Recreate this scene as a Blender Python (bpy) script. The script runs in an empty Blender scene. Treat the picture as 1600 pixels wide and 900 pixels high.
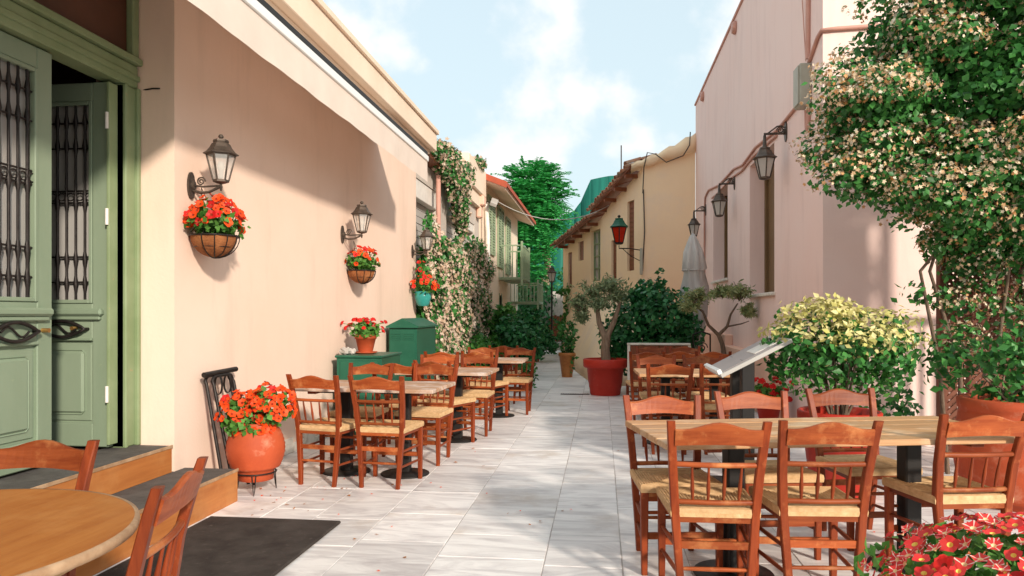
import bpy, math, random
import numpy as np
from mathutils import Vector, Matrix, Euler
random.seed(7); rng = np.random.default_rng(7)
R = math.radians; PI = math.pi
S = bpy.context.scene; COL = S.collection

# ---------------------------------------------------------------- camera, sky, sun, exposure
cam = bpy.data.objects.new('camera', bpy.data.cameras.new('camera')); COL.objects.link(cam)
cam.location = (0, 0, 1.35); cam.rotation_euler = (R(90), 0, R(6.94))
cam.data.sensor_width = 36; cam.data.lens = 36*1150/1600; cam.data.shift_y = 0.025
cam.data.clip_start = .05; cam.data.clip_end = 3000
S.camera = cam
SUN_EL, SUN_AZ = 22, 55            # elevation; travel direction turned this far from -X towards +Y
tv = Vector((-math.cos(R(SUN_AZ))*math.cos(R(SUN_EL)), math.sin(R(SUN_AZ))*math.cos(R(SUN_EL)), -math.sin(R(SUN_EL))))
sun = bpy.data.objects.new('sun', bpy.data.lights.new('sun', 'SUN')); COL.objects.link(sun)
sun.data.energy = 1.9; sun.data.angle = R(4); sun.data.color = (1, .89, .76)
sun.rotation_euler = tv.to_track_quat('-Z', 'Y').to_euler()
W = bpy.data.worlds.new('World'); S.world = W; W.use_nodes = True
def build_sky():
    nt = W.node_tree; N = nt.nodes; K = nt.links; N.clear()
    out = N.new('ShaderNodeOutputWorld'); bg = N.new('ShaderNodeBackground'); bg.inputs[1].default_value = .15
    sky = N.new('ShaderNodeTexSky'); sky.sky_type = 'NISHITA'; sky.sun_disc = False
    sky.sun_elevation = R(SUN_EL); sky.sun_rotation = math.atan2(-tv.x, -tv.y); sky.air_density = 1; sky.dust_density = 1.5; sky.ozone_density = 1
    tc = N.new('ShaderNodeTexCoord'); sep = N.new('ShaderNodeSeparateXYZ'); K.new(tc.outputs['Generated'], sep.inputs[0])
    mp = N.new('ShaderNodeMapping'); mp.inputs['Scale'].default_value = (1, 1, 1.15); mp.inputs['Location'].default_value = (.31, .12, .05)
    K.new(tc.outputs['Generated'], mp.inputs[0])
    no = N.new('ShaderNodeTexNoise'); no.inputs['Scale'].default_value = 6.3; no.inputs['Detail'].default_value = 9; no.inputs['Roughness'].default_value = .52
    K.new(mp.outputs[0], no.inputs['Vector'])
    mr = N.new('ShaderNodeMapRange'); mr.interpolation_type = 'SMOOTHSTEP'
    mr.inputs[1].default_value = .48; mr.inputs[2].default_value = .66; K.new(no.outputs[0], mr.inputs[0])
    # thin white veil low down, as in hazy summer air
    lo = N.new('ShaderNodeMapRange'); lo.inputs[1].default_value = 0; lo.inputs[2].default_value = .5; lo.inputs[3].default_value = .96; lo.inputs[4].default_value = .84
    K.new(sep.outputs[2], lo.inputs[0])
    veil = N.new('ShaderNodeMix'); veil.data_type = 'RGBA'; K.new(lo.outputs[0], veil.inputs[0]); K.new(sky.outputs[0], veil.inputs[6]); veil.inputs[7].default_value = (2.02, 2.40, 2.48, 1)
    cl = N.new('ShaderNodeMix'); cl.data_type = 'RGBA'; K.new(mr.outputs[0], cl.inputs[0]); K.new(veil.outputs[2], cl.inputs[6]); cl.inputs[7].default_value = (3.05, 3.05, 3.03, 1)
    K.new(cl.outputs[2], bg.inputs[0]); K.new(bg.outputs[0], out.inputs[0])
build_sky()
S.view_settings.view_transform = 'Standard'; S.view_settings.look = 'None'; S.view_settings.exposure = 1.27; S.view_settings.gamma = 1
S.render.engine = 'CYCLES'; S.cycles.max_bounces = 10; S.cycles.diffuse_bounces = 8; S.cycles.transparent_max_bounces = 12
S.cycles.use_denoising = True

# ---------------------------------------------------------------- helpers
class MB:
    """collects shapes; obj() links them as one mesh object"""
    def __init__(s): s.v = []; s.f = []; s.m = []; s.s = []
    def add(s, vs, fs, mi=0, sm=False, M=None):
        o = len(s.v)
        if M is not None: vs = [M @ Vector(v) for v in vs]
        s.v += [tuple(v) for v in vs]; s.f += [tuple(i+o for i in f) for f in fs]; s.m += [mi]*len(fs); s.s += [sm]*len(fs)
        return s
    def box(s, x0, x1, y0, y1, z0, z1, b=0, mi=0, M=None):
        X = (min(x0, x1), max(x0, x1)); Y = (min(y0, y1), max(y0, y1)); Z = (min(z0, z1), max(z0, z1))
        if b <= 0:
            vs = [(X[i], Y[j], Z[k]) for i in (0, 1) for j in (0, 1) for k in (0, 1)]
            fs = [(0, 1, 3, 2), (4, 6, 7, 5), (0, 4, 5, 1), (2, 3, 7, 6), (0, 2, 6, 4), (1, 5, 7, 3)]
            return s.add(vs, fs, mi, False, M)
        vs = []; idx = {}
        for i in (0, 1):
            for j in (0, 1):
                for k in (0, 1):
                    p = [X[i], Y[j], Z[k]]; sg = [1-2*i, 1-2*j, 1-2*k]
                    for a in range(3):
                        q = [p[c]+(0 if c == a else sg[c]*b) for c in range(3)]
                        idx[i, j, k, a] = len(vs); vs.append(q)
        fs = []
        for a in range(3):
            u, w = (a+1) % 3, (a+2) % 3
            for e in (0, 1):
                def I(p, q, ax):
                    t = [0, 0, 0]; t[a] = e; t[u] = p; t[w] = q; return idx[t[0], t[1], t[2], ax]
                f = [I(0, 0, a), I(1, 0, a), I(1, 1, a), I(0, 1, a)]; fs.append(tuple(f if e else f[::-1]))
            for p in (0, 1):
                for q in (0, 1):
                    def J(e, ax):
                        t = [0, 0, 0]; t[a] = e; t[u] = p; t[w] = q; return idx[t[0], t[1], t[2], ax]
                    f = [J(0, u), J(1, u), J(1, w), J(0, w)]; fs.append(tuple(f if (p == q) else f[::-1]))
        for i in (0, 1):
            for j in (0, 1):
                for k in (0, 1):
                    f = [idx[i, j, k, 0], idx[i, j, k, 1], idx[i, j, k, 2]]; fs.append(tuple(f if (i+j+k) % 2 else f[::-1]))
        return s.add(vs, fs, mi, False, M)
    def tube(s, pts, r, n=6, mi=0, closed=False, M=None, sm=True):
        pts = [Vector(p) for p in pts]; m = len(pts); rr = r if isinstance(r, (list, tuple)) else [r]*m
        vs = []; fs = []; prev = None
        for i, p in enumerate(pts):
            a = pts[(i-1) % m] if (closed or i > 0) else p; c = pts[(i+1) % m] if (closed or i < m-1) else p
            t = (c-a).normalized()
            if prev is None:
                prev = t.orthogonal().normalized()
            prev = (prev - t*prev.dot(t)); prev = prev.normalized() if prev.length > 1e-6 else t.orthogonal().normalized()
            bn = t.cross(prev)
            for k in range(n):
                an = 2*PI*(k+.5)/n; vs.append(p+(prev*math.cos(an)+bn*math.sin(an))*rr[i])
        for i in range(m if closed else m-1):
            for k in range(n):
                a = i*n+k; b = i*n+(k+1) % n; c = ((i+1) % m)*n+(k+1) % n; d = ((i+1) % m)*n+k
                fs.append((a, b, c, d))
        s.add(vs, fs, mi, sm, M)
        if not closed: s.add(vs[:n], [tuple(range(n))[::-1]], mi, False, M); s.add(vs[-n:], [tuple(range(n))], mi, False, M)
        return s
    def lathe(s, prof, n=20, mi=0, M=None, sm=True, ph=0, cap=True):
        vs = [(r*math.cos(ph+2*PI*k/n), r*math.sin(ph+2*PI*k/n), z) for r, z in prof for k in range(n)]
        fs = [(i*n+k, i*n+(k+1) % n, (i+1)*n+(k+1) % n, (i+1)*n+k) for i in range(len(prof)-1) for k in range(n)]
        s.add(vs, fs, mi, sm, M)
        if not cap: return s
        if prof[0][0] > 1e-4: s.add(vs[:n], [tuple(range(n))[::-1]], mi, False, M)
        if prof[-1][0] > 1e-4: s.add(vs[-n:], [tuple(range(n))], mi, False, M)
        return s
    def prism(s, poly, f, h0, h1, mi=0, M=None, sm=False):
        """poly in (a,b); f(a,b,h) -> xyz"""
        n = len(poly); vs = [f(a, b, h0) for a, b in poly]+[f(a, b, h1) for a, b in poly]
        fs = [tuple(range(n))[::-1], tuple(range(n, 2*n))]+[(i, (i+1) % n, n+(i+1) % n, n+i) for i in range(n)]
        return s.add(vs, fs, mi, sm, M)
    def loft(s, secs, mi=0, sm=False, M=None):
        n = len(secs[0]); vs = [p for q in secs for p in q]
        fs = [(i*n+k, i*n+(k+1) % n, (i+1)*n+(k+1) % n, (i+1)*n+k) for i in range(len(secs)-1) for k in range(n)]
        fs += [tuple(range(n))[::-1], tuple(range(len(vs)-n, len(vs)))]
        return s.add(vs, fs, mi, sm, M)
def wloc(o):
    v = Vector((0, 0, 0))
    while o: v += o.location; o = o.parent
    return v
def tomesh(name, mb, mats, off=(0, 0, 0)):
    me = bpy.data.meshes.new(name); ox, oy, oz = off
    me.from_pydata([(x-ox, y-oy, z-oz) for x, y, z in mb.v], [], mb.f)
    for m in (mats if isinstance(mats, (list, tuple)) else [mats]): me.materials.append(m)
    me.polygons.foreach_set('material_index', mb.m); me.polygons.foreach_set('use_smooth', mb.s); me.update()
    return me
def obj(name, mb, mats, parent=None, loc=None, kind=None, label=None):
    """coordinates of mb are world coordinates (protos are built at the world origin)"""
    off = wloc(parent) if parent else Vector((0, 0, 0))
    l = Vector(loc)-off if loc is not None else Vector((0, 0, 0))
    me = mb if isinstance(mb, bpy.types.Mesh) else tomesh(name, mb, mats, off+l)
    o = bpy.data.objects.new(name, me); COL.objects.link(o); o.location = l
    if parent: o.parent = parent
    if kind: o['kind'] = kind
    if label: o['label'] = label
    return o
def tag(o, label, cat, group=None, kind=None):
    o['label'] = label; o['category'] = cat
    if group: o['group'] = group
    if kind: o['kind'] = kind
    return o
def thing(name, label, cat, loc=(0, 0, 0), rz=0, group=None):
    o = bpy.data.objects.new(name, None); COL.objects.link(o); o.location = loc; o.rotation_euler = (0, 0, rz); o.empty_display_size = .1
    return tag(o, label, cat, group)
def dup(root, loc, rz=0, label=None, group=None, sc=1):
    def cp(o, par):
        c = o.copy(); COL.objects.link(c)
        if par: c.parent = par
        for ch in o.children: cp(ch, c)
        return c
    c = cp(root, None); c.location = loc; c.rotation_euler = (0, 0, rz); c.scale = (sc, sc, sc)
    if label: c['label'] = label
    if group: c['group'] = group
    return c
def inst(name, me, parent, loc, d=None, sc=1, spin=0):
    """a piece sharing mesh me; loc in world, +Z of the mesh turned to d"""
    o = bpy.data.objects.new(name, me); COL.objects.link(o); o.parent = parent
    o.location = Vector(loc)-wloc(parent)
    if d is not None:
        q = Vector(d).to_track_quat('Z', 'Y') @ Euler((0, 0, spin)).to_quaternion(); o.rotation_euler = q.to_euler()
    o.scale = (sc, sc, sc) if not isinstance(sc, tuple) else sc
    return o

def mat(name, c1, c2=None, sc=6, st=(1, 1, 1), lo=.35, hi=.65, rough=.6, bump=0, bsc=60, bst=None, rnd=.1, isl=False, coord='Object',
        metal=0, trans=0, spec=.3, c3=None, c3sc=2, c3lo=.55, c3hi=.7, islmix=False, dist=0, rotz=0, rotrnd=0, c3st=None):
    m = bpy.data.materials.new(name); m.use_nodes = True; nt = m.node_tree; N = nt.nodes; K = nt.links
    bs = N['Principled BSDF']; bs.inputs['Roughness'].default_value = rough; bs.inputs['Metallic'].default_value = metal; bs.inputs['Specular IOR Level'].default_value = spec
    def rgba(c): return (*c, 1)
    oi = N.new('ShaderNodeObjectInfo'); ge = N.new('ShaderNodeNewGeometry'); tc = N.new('ShaderNodeTexCoord')
    ra = N.new('ShaderNodeMath'); ra.operation = 'ADD'; K.new(oi.outputs['Random'], ra.inputs[0])
    if isl or islmix: K.new(ge.outputs['Random Per Island'], ra.inputs[1])
    else: ra.inputs[1].default_value = 0
    fr = N.new('ShaderNodeMath'); fr.operation = 'FRACT'; K.new(ra.outputs[0], fr.inputs[0]); rv = fr.outputs[0]
    src = ge.outputs['Position'] if coord == 'World' else tc.outputs[coord]
    # offset the texture per object so that copies do not repeat
    off = N.new('ShaderNodeVectorMath'); off.operation = 'MULTIPLY_ADD'; cv = N.new('ShaderNodeCombineXYZ')
    for i in range(3): K.new(rv, cv.inputs[i])
    K.new(cv.outputs[0], off.inputs[0]); off.inputs[1].default_value = (37, 23, 51) if coord != 'World' else (0, 0, 0); K.new(src, off.inputs[2])
    mp = N.new('ShaderNodeMapping'); mp.inputs['Scale'].default_value = st; mp.inputs['Rotation'].default_value = (0, 0, rotz); K.new(off.outputs[0], mp.inputs[0])
    if rotrnd:
        rm = N.new('ShaderNodeMath'); rm.operation = 'MULTIPLY'; K.new(rv, rm.inputs[0]); rm.inputs[1].default_value = rotrnd; rc = N.new('ShaderNodeCombineXYZ'); K.new(rm.outputs[0], rc.inputs[2]); K.new(rc.outputs[0], mp.inputs['Rotation'])
    no = N.new('ShaderNodeTexNoise'); no.inputs['Scale'].default_value = sc; no.inputs['Detail'].default_value = 7; no.inputs['Roughness'].default_value = .6; no.inputs['Distortion'].default_value = dist
    K.new(mp.outputs[0], no.inputs['Vector'])
    mr = N.new('ShaderNodeMapRange'); mr.inputs[1].default_value = lo; mr.inputs[2].default_value = hi; K.new(no.outputs[0], mr.inputs[0])
    mx = N.new('ShaderNodeMix'); mx.data_type = 'RGBA'; mx.inputs[6].default_value = rgba(c1); mx.inputs[7].default_value = rgba(c2 or c1)
    K.new(rv if islmix else mr.outputs[0], mx.inputs[0]); colr = mx.outputs[2]
    if c3:
        n3 = N.new('ShaderNodeTexNoise'); n3.inputs['Scale'].default_value = c3sc; n3.inputs['Detail'].default_value = 8; n3.inputs['Roughness'].default_value = .65; mp3 = N.new('ShaderNodeMapping'); mp3.inputs['Scale'].default_value = c3st or (1, 1, 1); K.new(off.outputs[0], mp3.inputs[0]); K.new(mp3.outputs[0], n3.inputs['Vector'])
        m3 = N.new('ShaderNodeMapRange'); m3.inputs[1].default_value = c3lo; m3.inputs[2].default_value = c3hi; K.new(n3.outputs[0], m3.inputs[0])
        x3 = N.new('ShaderNodeMix'); x3.data_type = 'RGBA'; K.new(m3.outputs[0], x3.inputs[0]); K.new(colr, x3.inputs[6]); x3.inputs[7].default_value = rgba(c3); colr = x3.outputs[2]
    if rnd:
        hs = N.new('ShaderNodeHueSaturation'); mv = N.new('ShaderNodeMapRange'); mv.inputs[3].default_value = 1-rnd; mv.inputs[4].default_value = 1+rnd
        wn = N.new('ShaderNodeTexWhiteNoise'); wn.noise_dimensions = '1D'; K.new(rv, wn.inputs['W']); K.new(wn.outputs[0], mv.inputs[0]); K.new(mv.outputs[0], hs.inputs['Value']); K.new(colr, hs.inputs['Color']); colr = hs.outputs[0]
    K.new(colr, bs.inputs['Base Color'])
    if bump:
        b = N.new('ShaderNodeBump'); b.inputs['Strength'].default_value = min(1, bump); b.inputs['Distance'].default_value = .01
        n2 = N.new('ShaderNodeTexNoise'); n2.inputs['Scale'].default_value = bsc; n2.inputs['Detail'].default_value = 5
        mp2 = N.new('ShaderNodeMapping'); mp2.inputs['Scale'].default_value = bst or st; K.new(off.outputs[0], mp2.inputs[0]); K.new(mp2.outputs[0], n2.inputs['Vector'])
        K.new(n2.outputs[0], b.inputs['Height']); K.new(b.outputs[0], bs.inputs['Normal'])
    if trans:
        tr = N.new('ShaderNodeBsdfTranslucent'); K.new(colr, tr.inputs[0]); ms = N.new('ShaderNodeMixShader'); ms.inputs[0].default_value = trans
        K.new(bs.outputs[0], ms.inputs[1]); K.new(tr.outputs[0], ms.inputs[2]); K.new(ms.outputs[0], N['Material Output'].inputs[0])
    return m
def glass(name, col=(1, 1, 1), a=.75, rough=.05):
    m = bpy.data.materials.new(name); m.use_nodes = True; nt = m.node_tree; N = nt.nodes; K = nt.links
    bs = N['Principled BSDF']; bs.inputs['Base Color'].default_value = (*col, 1); bs.inputs['Roughness'].default_value = rough
    tp = N.new('ShaderNodeBsdfTransparent'); tp.inputs[0].default_value = (*col, 1); ms = N.new('ShaderNodeMixShader'); ms.inputs[0].default_value = a
    K.new(bs.outputs[0], ms.inputs[1]); K.new(tp.outputs[0], ms.inputs[2]); K.new(ms.outputs[0], N['Material Output'].inputs[0])
    return m
PEACH = dict(rough=.85, bump=.12, bsc=45, rnd=0, coord='World', spec=.15)
M = {
 'peach': mat('peach_stucco', (.81, .61, .485), (.85, .655, .535), sc=.9, c3=(.70, .53, .42), c3sc=1.6, c3st=(2, 2, .4), c3lo=.50, c3hi=.85, **PEACH),
 'cream': mat('cream_plaster', (.82, .68, .54), (.78, .62, .48), sc=1.2, **PEACH),
 'pink': mat('pink_stucco', (.86, .635, .57), (.87, .67, .61), sc=.7, c3=(.74, .54, .49), c3sc=1.8, c3st=(2, 2, .35), c3lo=.50, c3hi=.85, **PEACH),
 'plinthp': mat('plinth_stucco', (.76, .46, .34), (.80, .52, .40), sc=2, **PEACH),
 'yellow': mat('yellow_plaster', (.91, .69, .455), (.88, .64, .42), sc=.8, c3=(.82, .63, .47), c3sc=1.1, c3lo=.52, c3hi=.75, **PEACH),
 'greywall': mat('grey_render', (.52, .465, .41), (.60, .54, .48), sc=1.5, **PEACH),
 'white': mat('white_paint', (.80, .76, .70), (.70, .66, .60), sc=8, rough=.5, rnd=0),
 'dirtyw': mat('dirty_whitewash', (.72, .68, .60), (.45, .40, .33), sc=9, lo=.5, hi=.75, rough=.9, bump=.4, bsc=50, rnd=0),
 'green': mat('door_green', (.205, .265, .18), (.24, .30, .21), sc=3, st=(1, 1, .3), rough=.42, bump=.05, bsc=30, rnd=.03, c3=(.30, .36, .22), c3sc=9, c3lo=.66, c3hi=.74),
 'greend': mat('frame_green', (.20, .26, .13), (.25, .31, .17), sc=4, rough=.5, bump=.1, rnd=.03, c3=(.42, .27, .14), c3sc=14, c3lo=.68, c3hi=.72),
 'iron': mat('black_iron', (.018, .015, .014), (.035, .028, .025), sc=20, rough=.45, metal=.4, rnd=.1, bump=.1),
 'bronze': mat('weathered_bronze', (.07, .055, .045), (.13, .10, .08), sc=14, rough=.5, metal=.5, rnd=.1),
 'brass': mat('brass', (.55, .30, .10), rough=.3, metal=.8),
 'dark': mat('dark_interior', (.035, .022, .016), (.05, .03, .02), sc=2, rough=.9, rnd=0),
 'brownpane': mat('brown_board', (.10, .035, .018), (.06, .022, .012), sc=2.5, rough=.35, rnd=.15),
 'marble': mat('marble', (.85, .815, .79), (.54, .50, .495), sc=2.0, st=(.8, 3.0, 1), lo=.40, hi=.70, rough=.42, rnd=.10, isl=True, coord='Object', c3=(.52, .42, .34), c3sc=1.6, c3lo=.55, c3hi=.80, bump=.12, bsc=14, dist=1.6, rotrnd=.9),
 'mortar': mat('mortar', (.66, .61, .58), (.36, .33, .31), sc=4, coord='World', rough=.95, rnd=0, bump=.4, bsc=80),
 'earth': mat('earth', (.38, .34, .30), (.30, .27, .23), sc=.5, coord='World', rough=.95, rnd=0),
 'woodv': mat('chair_wood_upright', (.245, .046, .012), (.16, .027, .008), sc=7, st=(5, 5, .5), rough=.45, spec=.2, rnd=.25, bump=.08, bsc=20, c3=(.40, .12, .042), c3sc=9, c3lo=.58, c3hi=.78),
 'woodh': mat('chair_wood_rail', (.335, .08, .022), (.21, .04, .011), sc=6, st=(.6, 5, 5), rough=.45, spec=.2, rnd=.3, bump=.08, bsc=20, c3=(.56, .235, .085), c3sc=6, c3lo=.52, c3hi=.76),
 'woodd': mat('chair_wood_stretcher', (.24, .05, .016), (.17, .032, .011), sc=6, st=(5, .6, 5), rough=.45, rnd=.2, bump=.08),
 'rush': mat('rush_seat', (.66, .44, .235), (.46, .27, .12), sc=22, st=(1, 1, 1), lo=.3, hi=.7, rough=.8, rnd=.12, isl=True, bump=.3, bsc=90),
 'plank': mat('table_plank', (.56, .33, .165), (.40, .20, .09), sc=4, st=(.7, 9, 9), lo=.3, hi=.7, rough=.5, rnd=.12, bump=.15, bsc=18, c3=(.66, .50, .34), c3sc=4, c3lo=.5, c3hi=.75),
 'plankw': mat('weathered_plank', (.50, .34, .24), (.34, .18, .10), sc=4, st=(.7, 9, 9), lo=.35, hi=.65, rough=.7, rnd=.1, bump=.3, bsc=18, c3=(.68, .60, .54), c3sc=4, c3lo=.5, c3hi=.7),
 'round': mat('round_table_wood', (.46, .175, .042), (.36, .115, .025), sc=3.2, st=(8, .8, 4), lo=.3, hi=.7, rough=.45, spec=.12, rnd=0, bump=.05, bsc=20, c3=(.52, .23, .07), c3sc=2.5, c3lo=.5, c3hi=.8, rotz=.5),
 'edge': mat('worn_table_edge', (.46, .30, .18), (.30, .17, .09), sc=12, rough=.7, rnd=0),
 'ply': mat('step_plywood', (.50, .19, .052), (.38, .125, .034), sc=3.5, st=(4, .5, 7), lo=.3, hi=.7, rough=.45, rnd=.05, bump=.06, c3=(.55, .26, .09), c3sc=2, c3lo=.5, c3hi=.8),
 'tread': mat('grey_tread', (.085, .075, .07), (.13, .12, .11), sc=9, rough=.85, rnd=.05, bump=.3, bsc=200),
 'mat': mat('doormat', (.040, .030, .026), (.075, .060, .052), sc=5, rough=.95, rnd=0, bump=.8, bsc=350, c3=(.12, .10, .085), c3sc=22, c3lo=.6, c3hi=.72),
 'terra': mat('terracotta', (.47, .083, .028), (.38, .062, .021), sc=5, rough=.65, rnd=.06, bump=.08, c3=(.58, .27, .17), c3sc=7, c3lo=.54, c3hi=.82),
 'redpot': mat('red_plastic_pot', (.50, .034, .018), (.40, .026, .014), sc=3, rough=.5, rnd=.04, c3=(.52, .14, .10), c3sc=9, c3lo=.60, c3hi=.85),
 'soil': mat('soil', (.05, .03, .02), (.09, .055, .035), sc=30, rough=1, bump=.8, bsc=60),
 'teal': mat('teal_glaze', (.03, .24, .22), (.05, .32, .28), sc=8, rough=.25),
 'boxgreen': mat('cabinet_green', (.012, .085, .05), (.018, .11, .065), sc=3, rough=.4, rnd=.04, c3=(.03, .12, .08), c3sc=8, c3lo=.6, c3hi=.8),
 'netgreen': mat('green_hoarding', (.006, .10, .075), (.015, .17, .125), sc=1.2, st=(6, 6, .2), rough=.7, rnd=.05),
 'awn': mat('awning_canvas', (.80, .69, .60), (.75, .64, .55), sc=2.5, rough=.85, rnd=0, trans=.10, bump=.15, bsc=8),
 'awnrail': mat('white_metal_rail', (.80, .80, .78), rough=.4, rnd=0),
 'coir': mat('coir_liner', (.36, .14, .05), (.20, .065, .022), sc=9, rough=.95, rnd=.1, bump=.8, bsc=60),
 'rtile': mat('roof_tile', (.46, .20, .11), (.32, .15, .09), sc=5, rough=.85, rnd=.22, isl=True, bump=.3, c3=(.44, .34, .25), c3sc=4, c3lo=.5, c3hi=.7),
 'redtrim': mat('red_tile_roof', (.42, .085, .04), (.34, .07, .035), sc=4, rough=.7, rnd=.12),
 'browndoor': mat('brown_shutter', (.24, .075, .03), (.18, .055, .022), sc=5, st=(6, 6, .6), rough=.5, rnd=.1),
 'olivebrown': mat('bronze_shutter', (.20, .12, .055), (.17, .10, .045), sc=3, rough=.45, rnd=.03),
 'shutter': mat('sage_shutter', (.30, .37, .24), (.25, .32, .20), sc=6, rough=.6, rnd=.1),
 'steel': mat('grey_roller', (.40, .385, .36), (.46, .44, .41), sc=3, rough=.5, rnd=.05),
 'frost': mat('frosted_lamp_glass', (.78, .74, .68), rough=.25, rnd=0, trans=.5),
 'redglass': mat('red_lamp_glass', (.75, .045, .015), (.65, .035, .012), rough=.2, rnd=.05, trans=.5),
 'clear': glass('clear_glass', (.95, .93, .9), .72), 'winglass': glass('window_glass', (.55, .53, .5), .35, .08),
 'canvasg': mat('parasol_canvas', (.66, .63, .60), (.56, .53, .50), sc=5, st=(3, 3, .5), rough=.9, rnd=0, trans=.1),
 'conduit': mat('painted_conduit', (.60, .32, .25), (.52, .27, .21), sc=6, rough=.6, rnd=.05),
 'jbox': mat('junction_box_grey', (.42, .40, .32), (.36, .34, .27), sc=6, rough=.5, rnd=0),
 'menub': mat('menu_board_face', (.36, .31, .30), (.32, .28, .27), sc=4, rough=.35, rnd=0),
 'postdark': mat('black_powder_coat', (.016, .014, .013), rough=.5, rnd=.1),
 'stone': mat('pale_stone', (.52, .48, .44), (.38, .34, .31), sc=7, rough=.9, rnd=.16, bump=.5, bsc=20),
 'lattice': mat('lattice_wood', (.20, .075, .045), (.14, .05, .03), sc=9, rough=.75, rnd=.15),
 'beam': mat('pergola_wood', (.26, .12, .07), (.18, .08, .05), sc=5, st=(3, 3, 3), rough=.75, rnd=.12, bump=.2),
 'cable': mat('black_cable', (.05, .04, .035), rough=.7),
 # foliage and flowers
 'lf_jas': mat('jasmine_leaf', (.022, .11, .024), (.075, .27, .055), isl=True, islmix=True, rough=.4, trans=.25, rnd=.25, spec=.35),
 'lf_dark': mat('dark_glossy_leaf', (.015, .10, .03), (.045, .21, .06), isl=True, islmix=True, rough=.35, trans=.2, rnd=.25, spec=.35),
 'lf_olive': mat('olive_leaf', (.15, .22, .10), (.29, .36, .20), isl=True, islmix=True, rough=.5, trans=.2, rnd=.2),
 'lf_olivey': mat('dry_olive_leaf', (.20, .27, .10), (.38, .40, .19), isl=True, islmix=True, rough=.5, trans=.2, rnd=.2),
 'lf_var': mat('variegated_leaf', (.50, .47, .12), (.74, .66, .33), isl=True, islmix=True, rough=.5, trans=.2, rnd=.15),
 'lf_mid': mat('shrub_leaf', (.04, .16, .028), (.10, .27, .05), isl=True, islmix=True, rough=.4, trans=.3, rnd=.2),
 'lf_pet': mat('petunia_leaf', (.05, .18, .025), (.13, .32, .06), isl=True, islmix=True, rough=.55, trans=.3, rnd=.2),
 'lf_tree': mat('tree_leaflet', (.03, .29, .07), (.12, .58, .16), isl=True, islmix=True, rough=.45, trans=.35, rnd=.2),
 'bl_jas': mat('jasmine_blossom', (.82, .70, .50), (.58, .27, .09), isl=True, islmix=True, rough=.6, trans=.2, rnd=.15),
 'bl_jasw': mat('jasmine_blossom_pale', (.80, .74, .62), (.64, .46, .28), isl=True, islmix=True, rough=.6, trans=.2, rnd=.1),
 'bl_iv': mat('creeper_blossom', (.74, .60, .48), (.50, .33, .21), isl=True, islmix=True, rough=.6, trans=.2, rnd=.15),
 'p_or': mat('orange_petal', (.80, .055, .008), (.88, .10, .012), sc=30, rough=.55, trans=.25, rnd=.12),
 'p_orc': mat('petal_throat', (.30, .03, .01), rough=.6), 'p_cry': mat('pale_throat', (.80, .55, .30), rough=.6), 'p_red': mat('red_petal', (.62, .012, .014), (.72, .03, .02), sc=30, rough=.55, trans=.25, rnd=.2),
 'p_yel': mat('yellow_throat', (.75, .50, .10), rough=.6), 'p_wh': mat('white_stripe_petal', (.86, .62, .54), (.88, .70, .58), sc=20, rough=.55, trans=.2, rnd=.05),
 'p_cor': mat('coral_petal', (.70, .035, .035), (.78, .06, .05), sc=20, rough=.55, trans=.25, rnd=.14), 'p_pink': mat('pink_petal', (.80, .16, .26), rough=.55, trans=.25),
 'bark': mat('bark', (.20, .14, .10), (.11, .075, .05), sc=8, st=(4, 4, 1), rough=.95, bump=.7, bsc=25), 'barkp': mat('pale_bark', (.34, .25, .18), (.22, .15, .10), sc=8, st=(4, 4, 1), rough=.95, bump=.7, bsc=25),
}

# ---------------------------------------------------------------- leaf and blossom scatter
LEAF = np.array([[0, 0, 0], [.5, .42, .10], [0, 1, 0], [-.5, .42, .10]]); LEAFF = [(0, 1, 2), (0, 2, 3)]
STAR = np.array([[0, 0, 0]]+[[math.cos(2*PI*k/10)*(1 if k % 2 == 0 else .52), math.sin(2*PI*k/10)*(1 if k % 2 == 0 else .52), .18 if k % 2 == 0 else .05] for k in range(10)])
STARF = [(0, 1+(2*k-1) % 10, 1+2*k, 1+(2*k+1) % 10) for k in range(5)]
def scatter(name, pts, nrm, size, tmpl, faces, m, parent=None, wid=.5, jit=.7, droop=.0, kind='stuff', alongz=False, label=None):
    """many small leaf- or petal-faces as one mesh; tmpl lies in xy, z along the normal"""
    n = len(pts); nrm = nrm+rng.normal(0, jit, (n, 3)); nrm /= np.linalg.norm(nrm, axis=1)[:, None]+1e-9
    t = rng.normal(0, 1, (n, 3)); t[:, 2] -= droop
    t -= nrm*(t*nrm).sum(1)[:, None]; t /= np.linalg.norm(t, axis=1)[:, None]+1e-9; b = np.cross(t, nrm)
    s = size*rng.uniform(.65, 1.25, n)
    T = tmpl*np.array([wid, 1, 1]) if len(tmpl) == 4 else tmpl
    V = pts[:, None, :]+s[:, None, None]*(T[None, :, 0, None]*b[:, None, :]+T[None, :, 1, None]*t[:, None, :]+T[None, :, 2, None]*nrm[:, None, :])
    k = len(T); off = np.array(wloc(parent)) if parent else 0; V = (V-off).reshape(-1, 3)
    F = np.array(faces); nf, fl = F.shape; A = (F[None]+np.arange(n)[:, None, None]*k).reshape(-1, fl)
    me = bpy.data.meshes.new(name); me.vertices.add(len(V)); me.vertices.foreach_set('co', V.astype(np.float32).ravel())
    me.loops.add(A.size); me.loops.foreach_set('vertex_index', A.astype(np.int32).ravel()); me.polygons.add(len(A))
    me.polygons.foreach_set('loop_start', (np.arange(len(A))*fl).astype(np.int32)); me.materials.append(m); me.update(calc_edges=True)
    o = bpy.data.objects.new(name, me); COL.objects.link(o)
    if parent: o.parent = parent
    if kind: o['kind'] = kind
    if label: o['label'] = label
    return o
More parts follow.
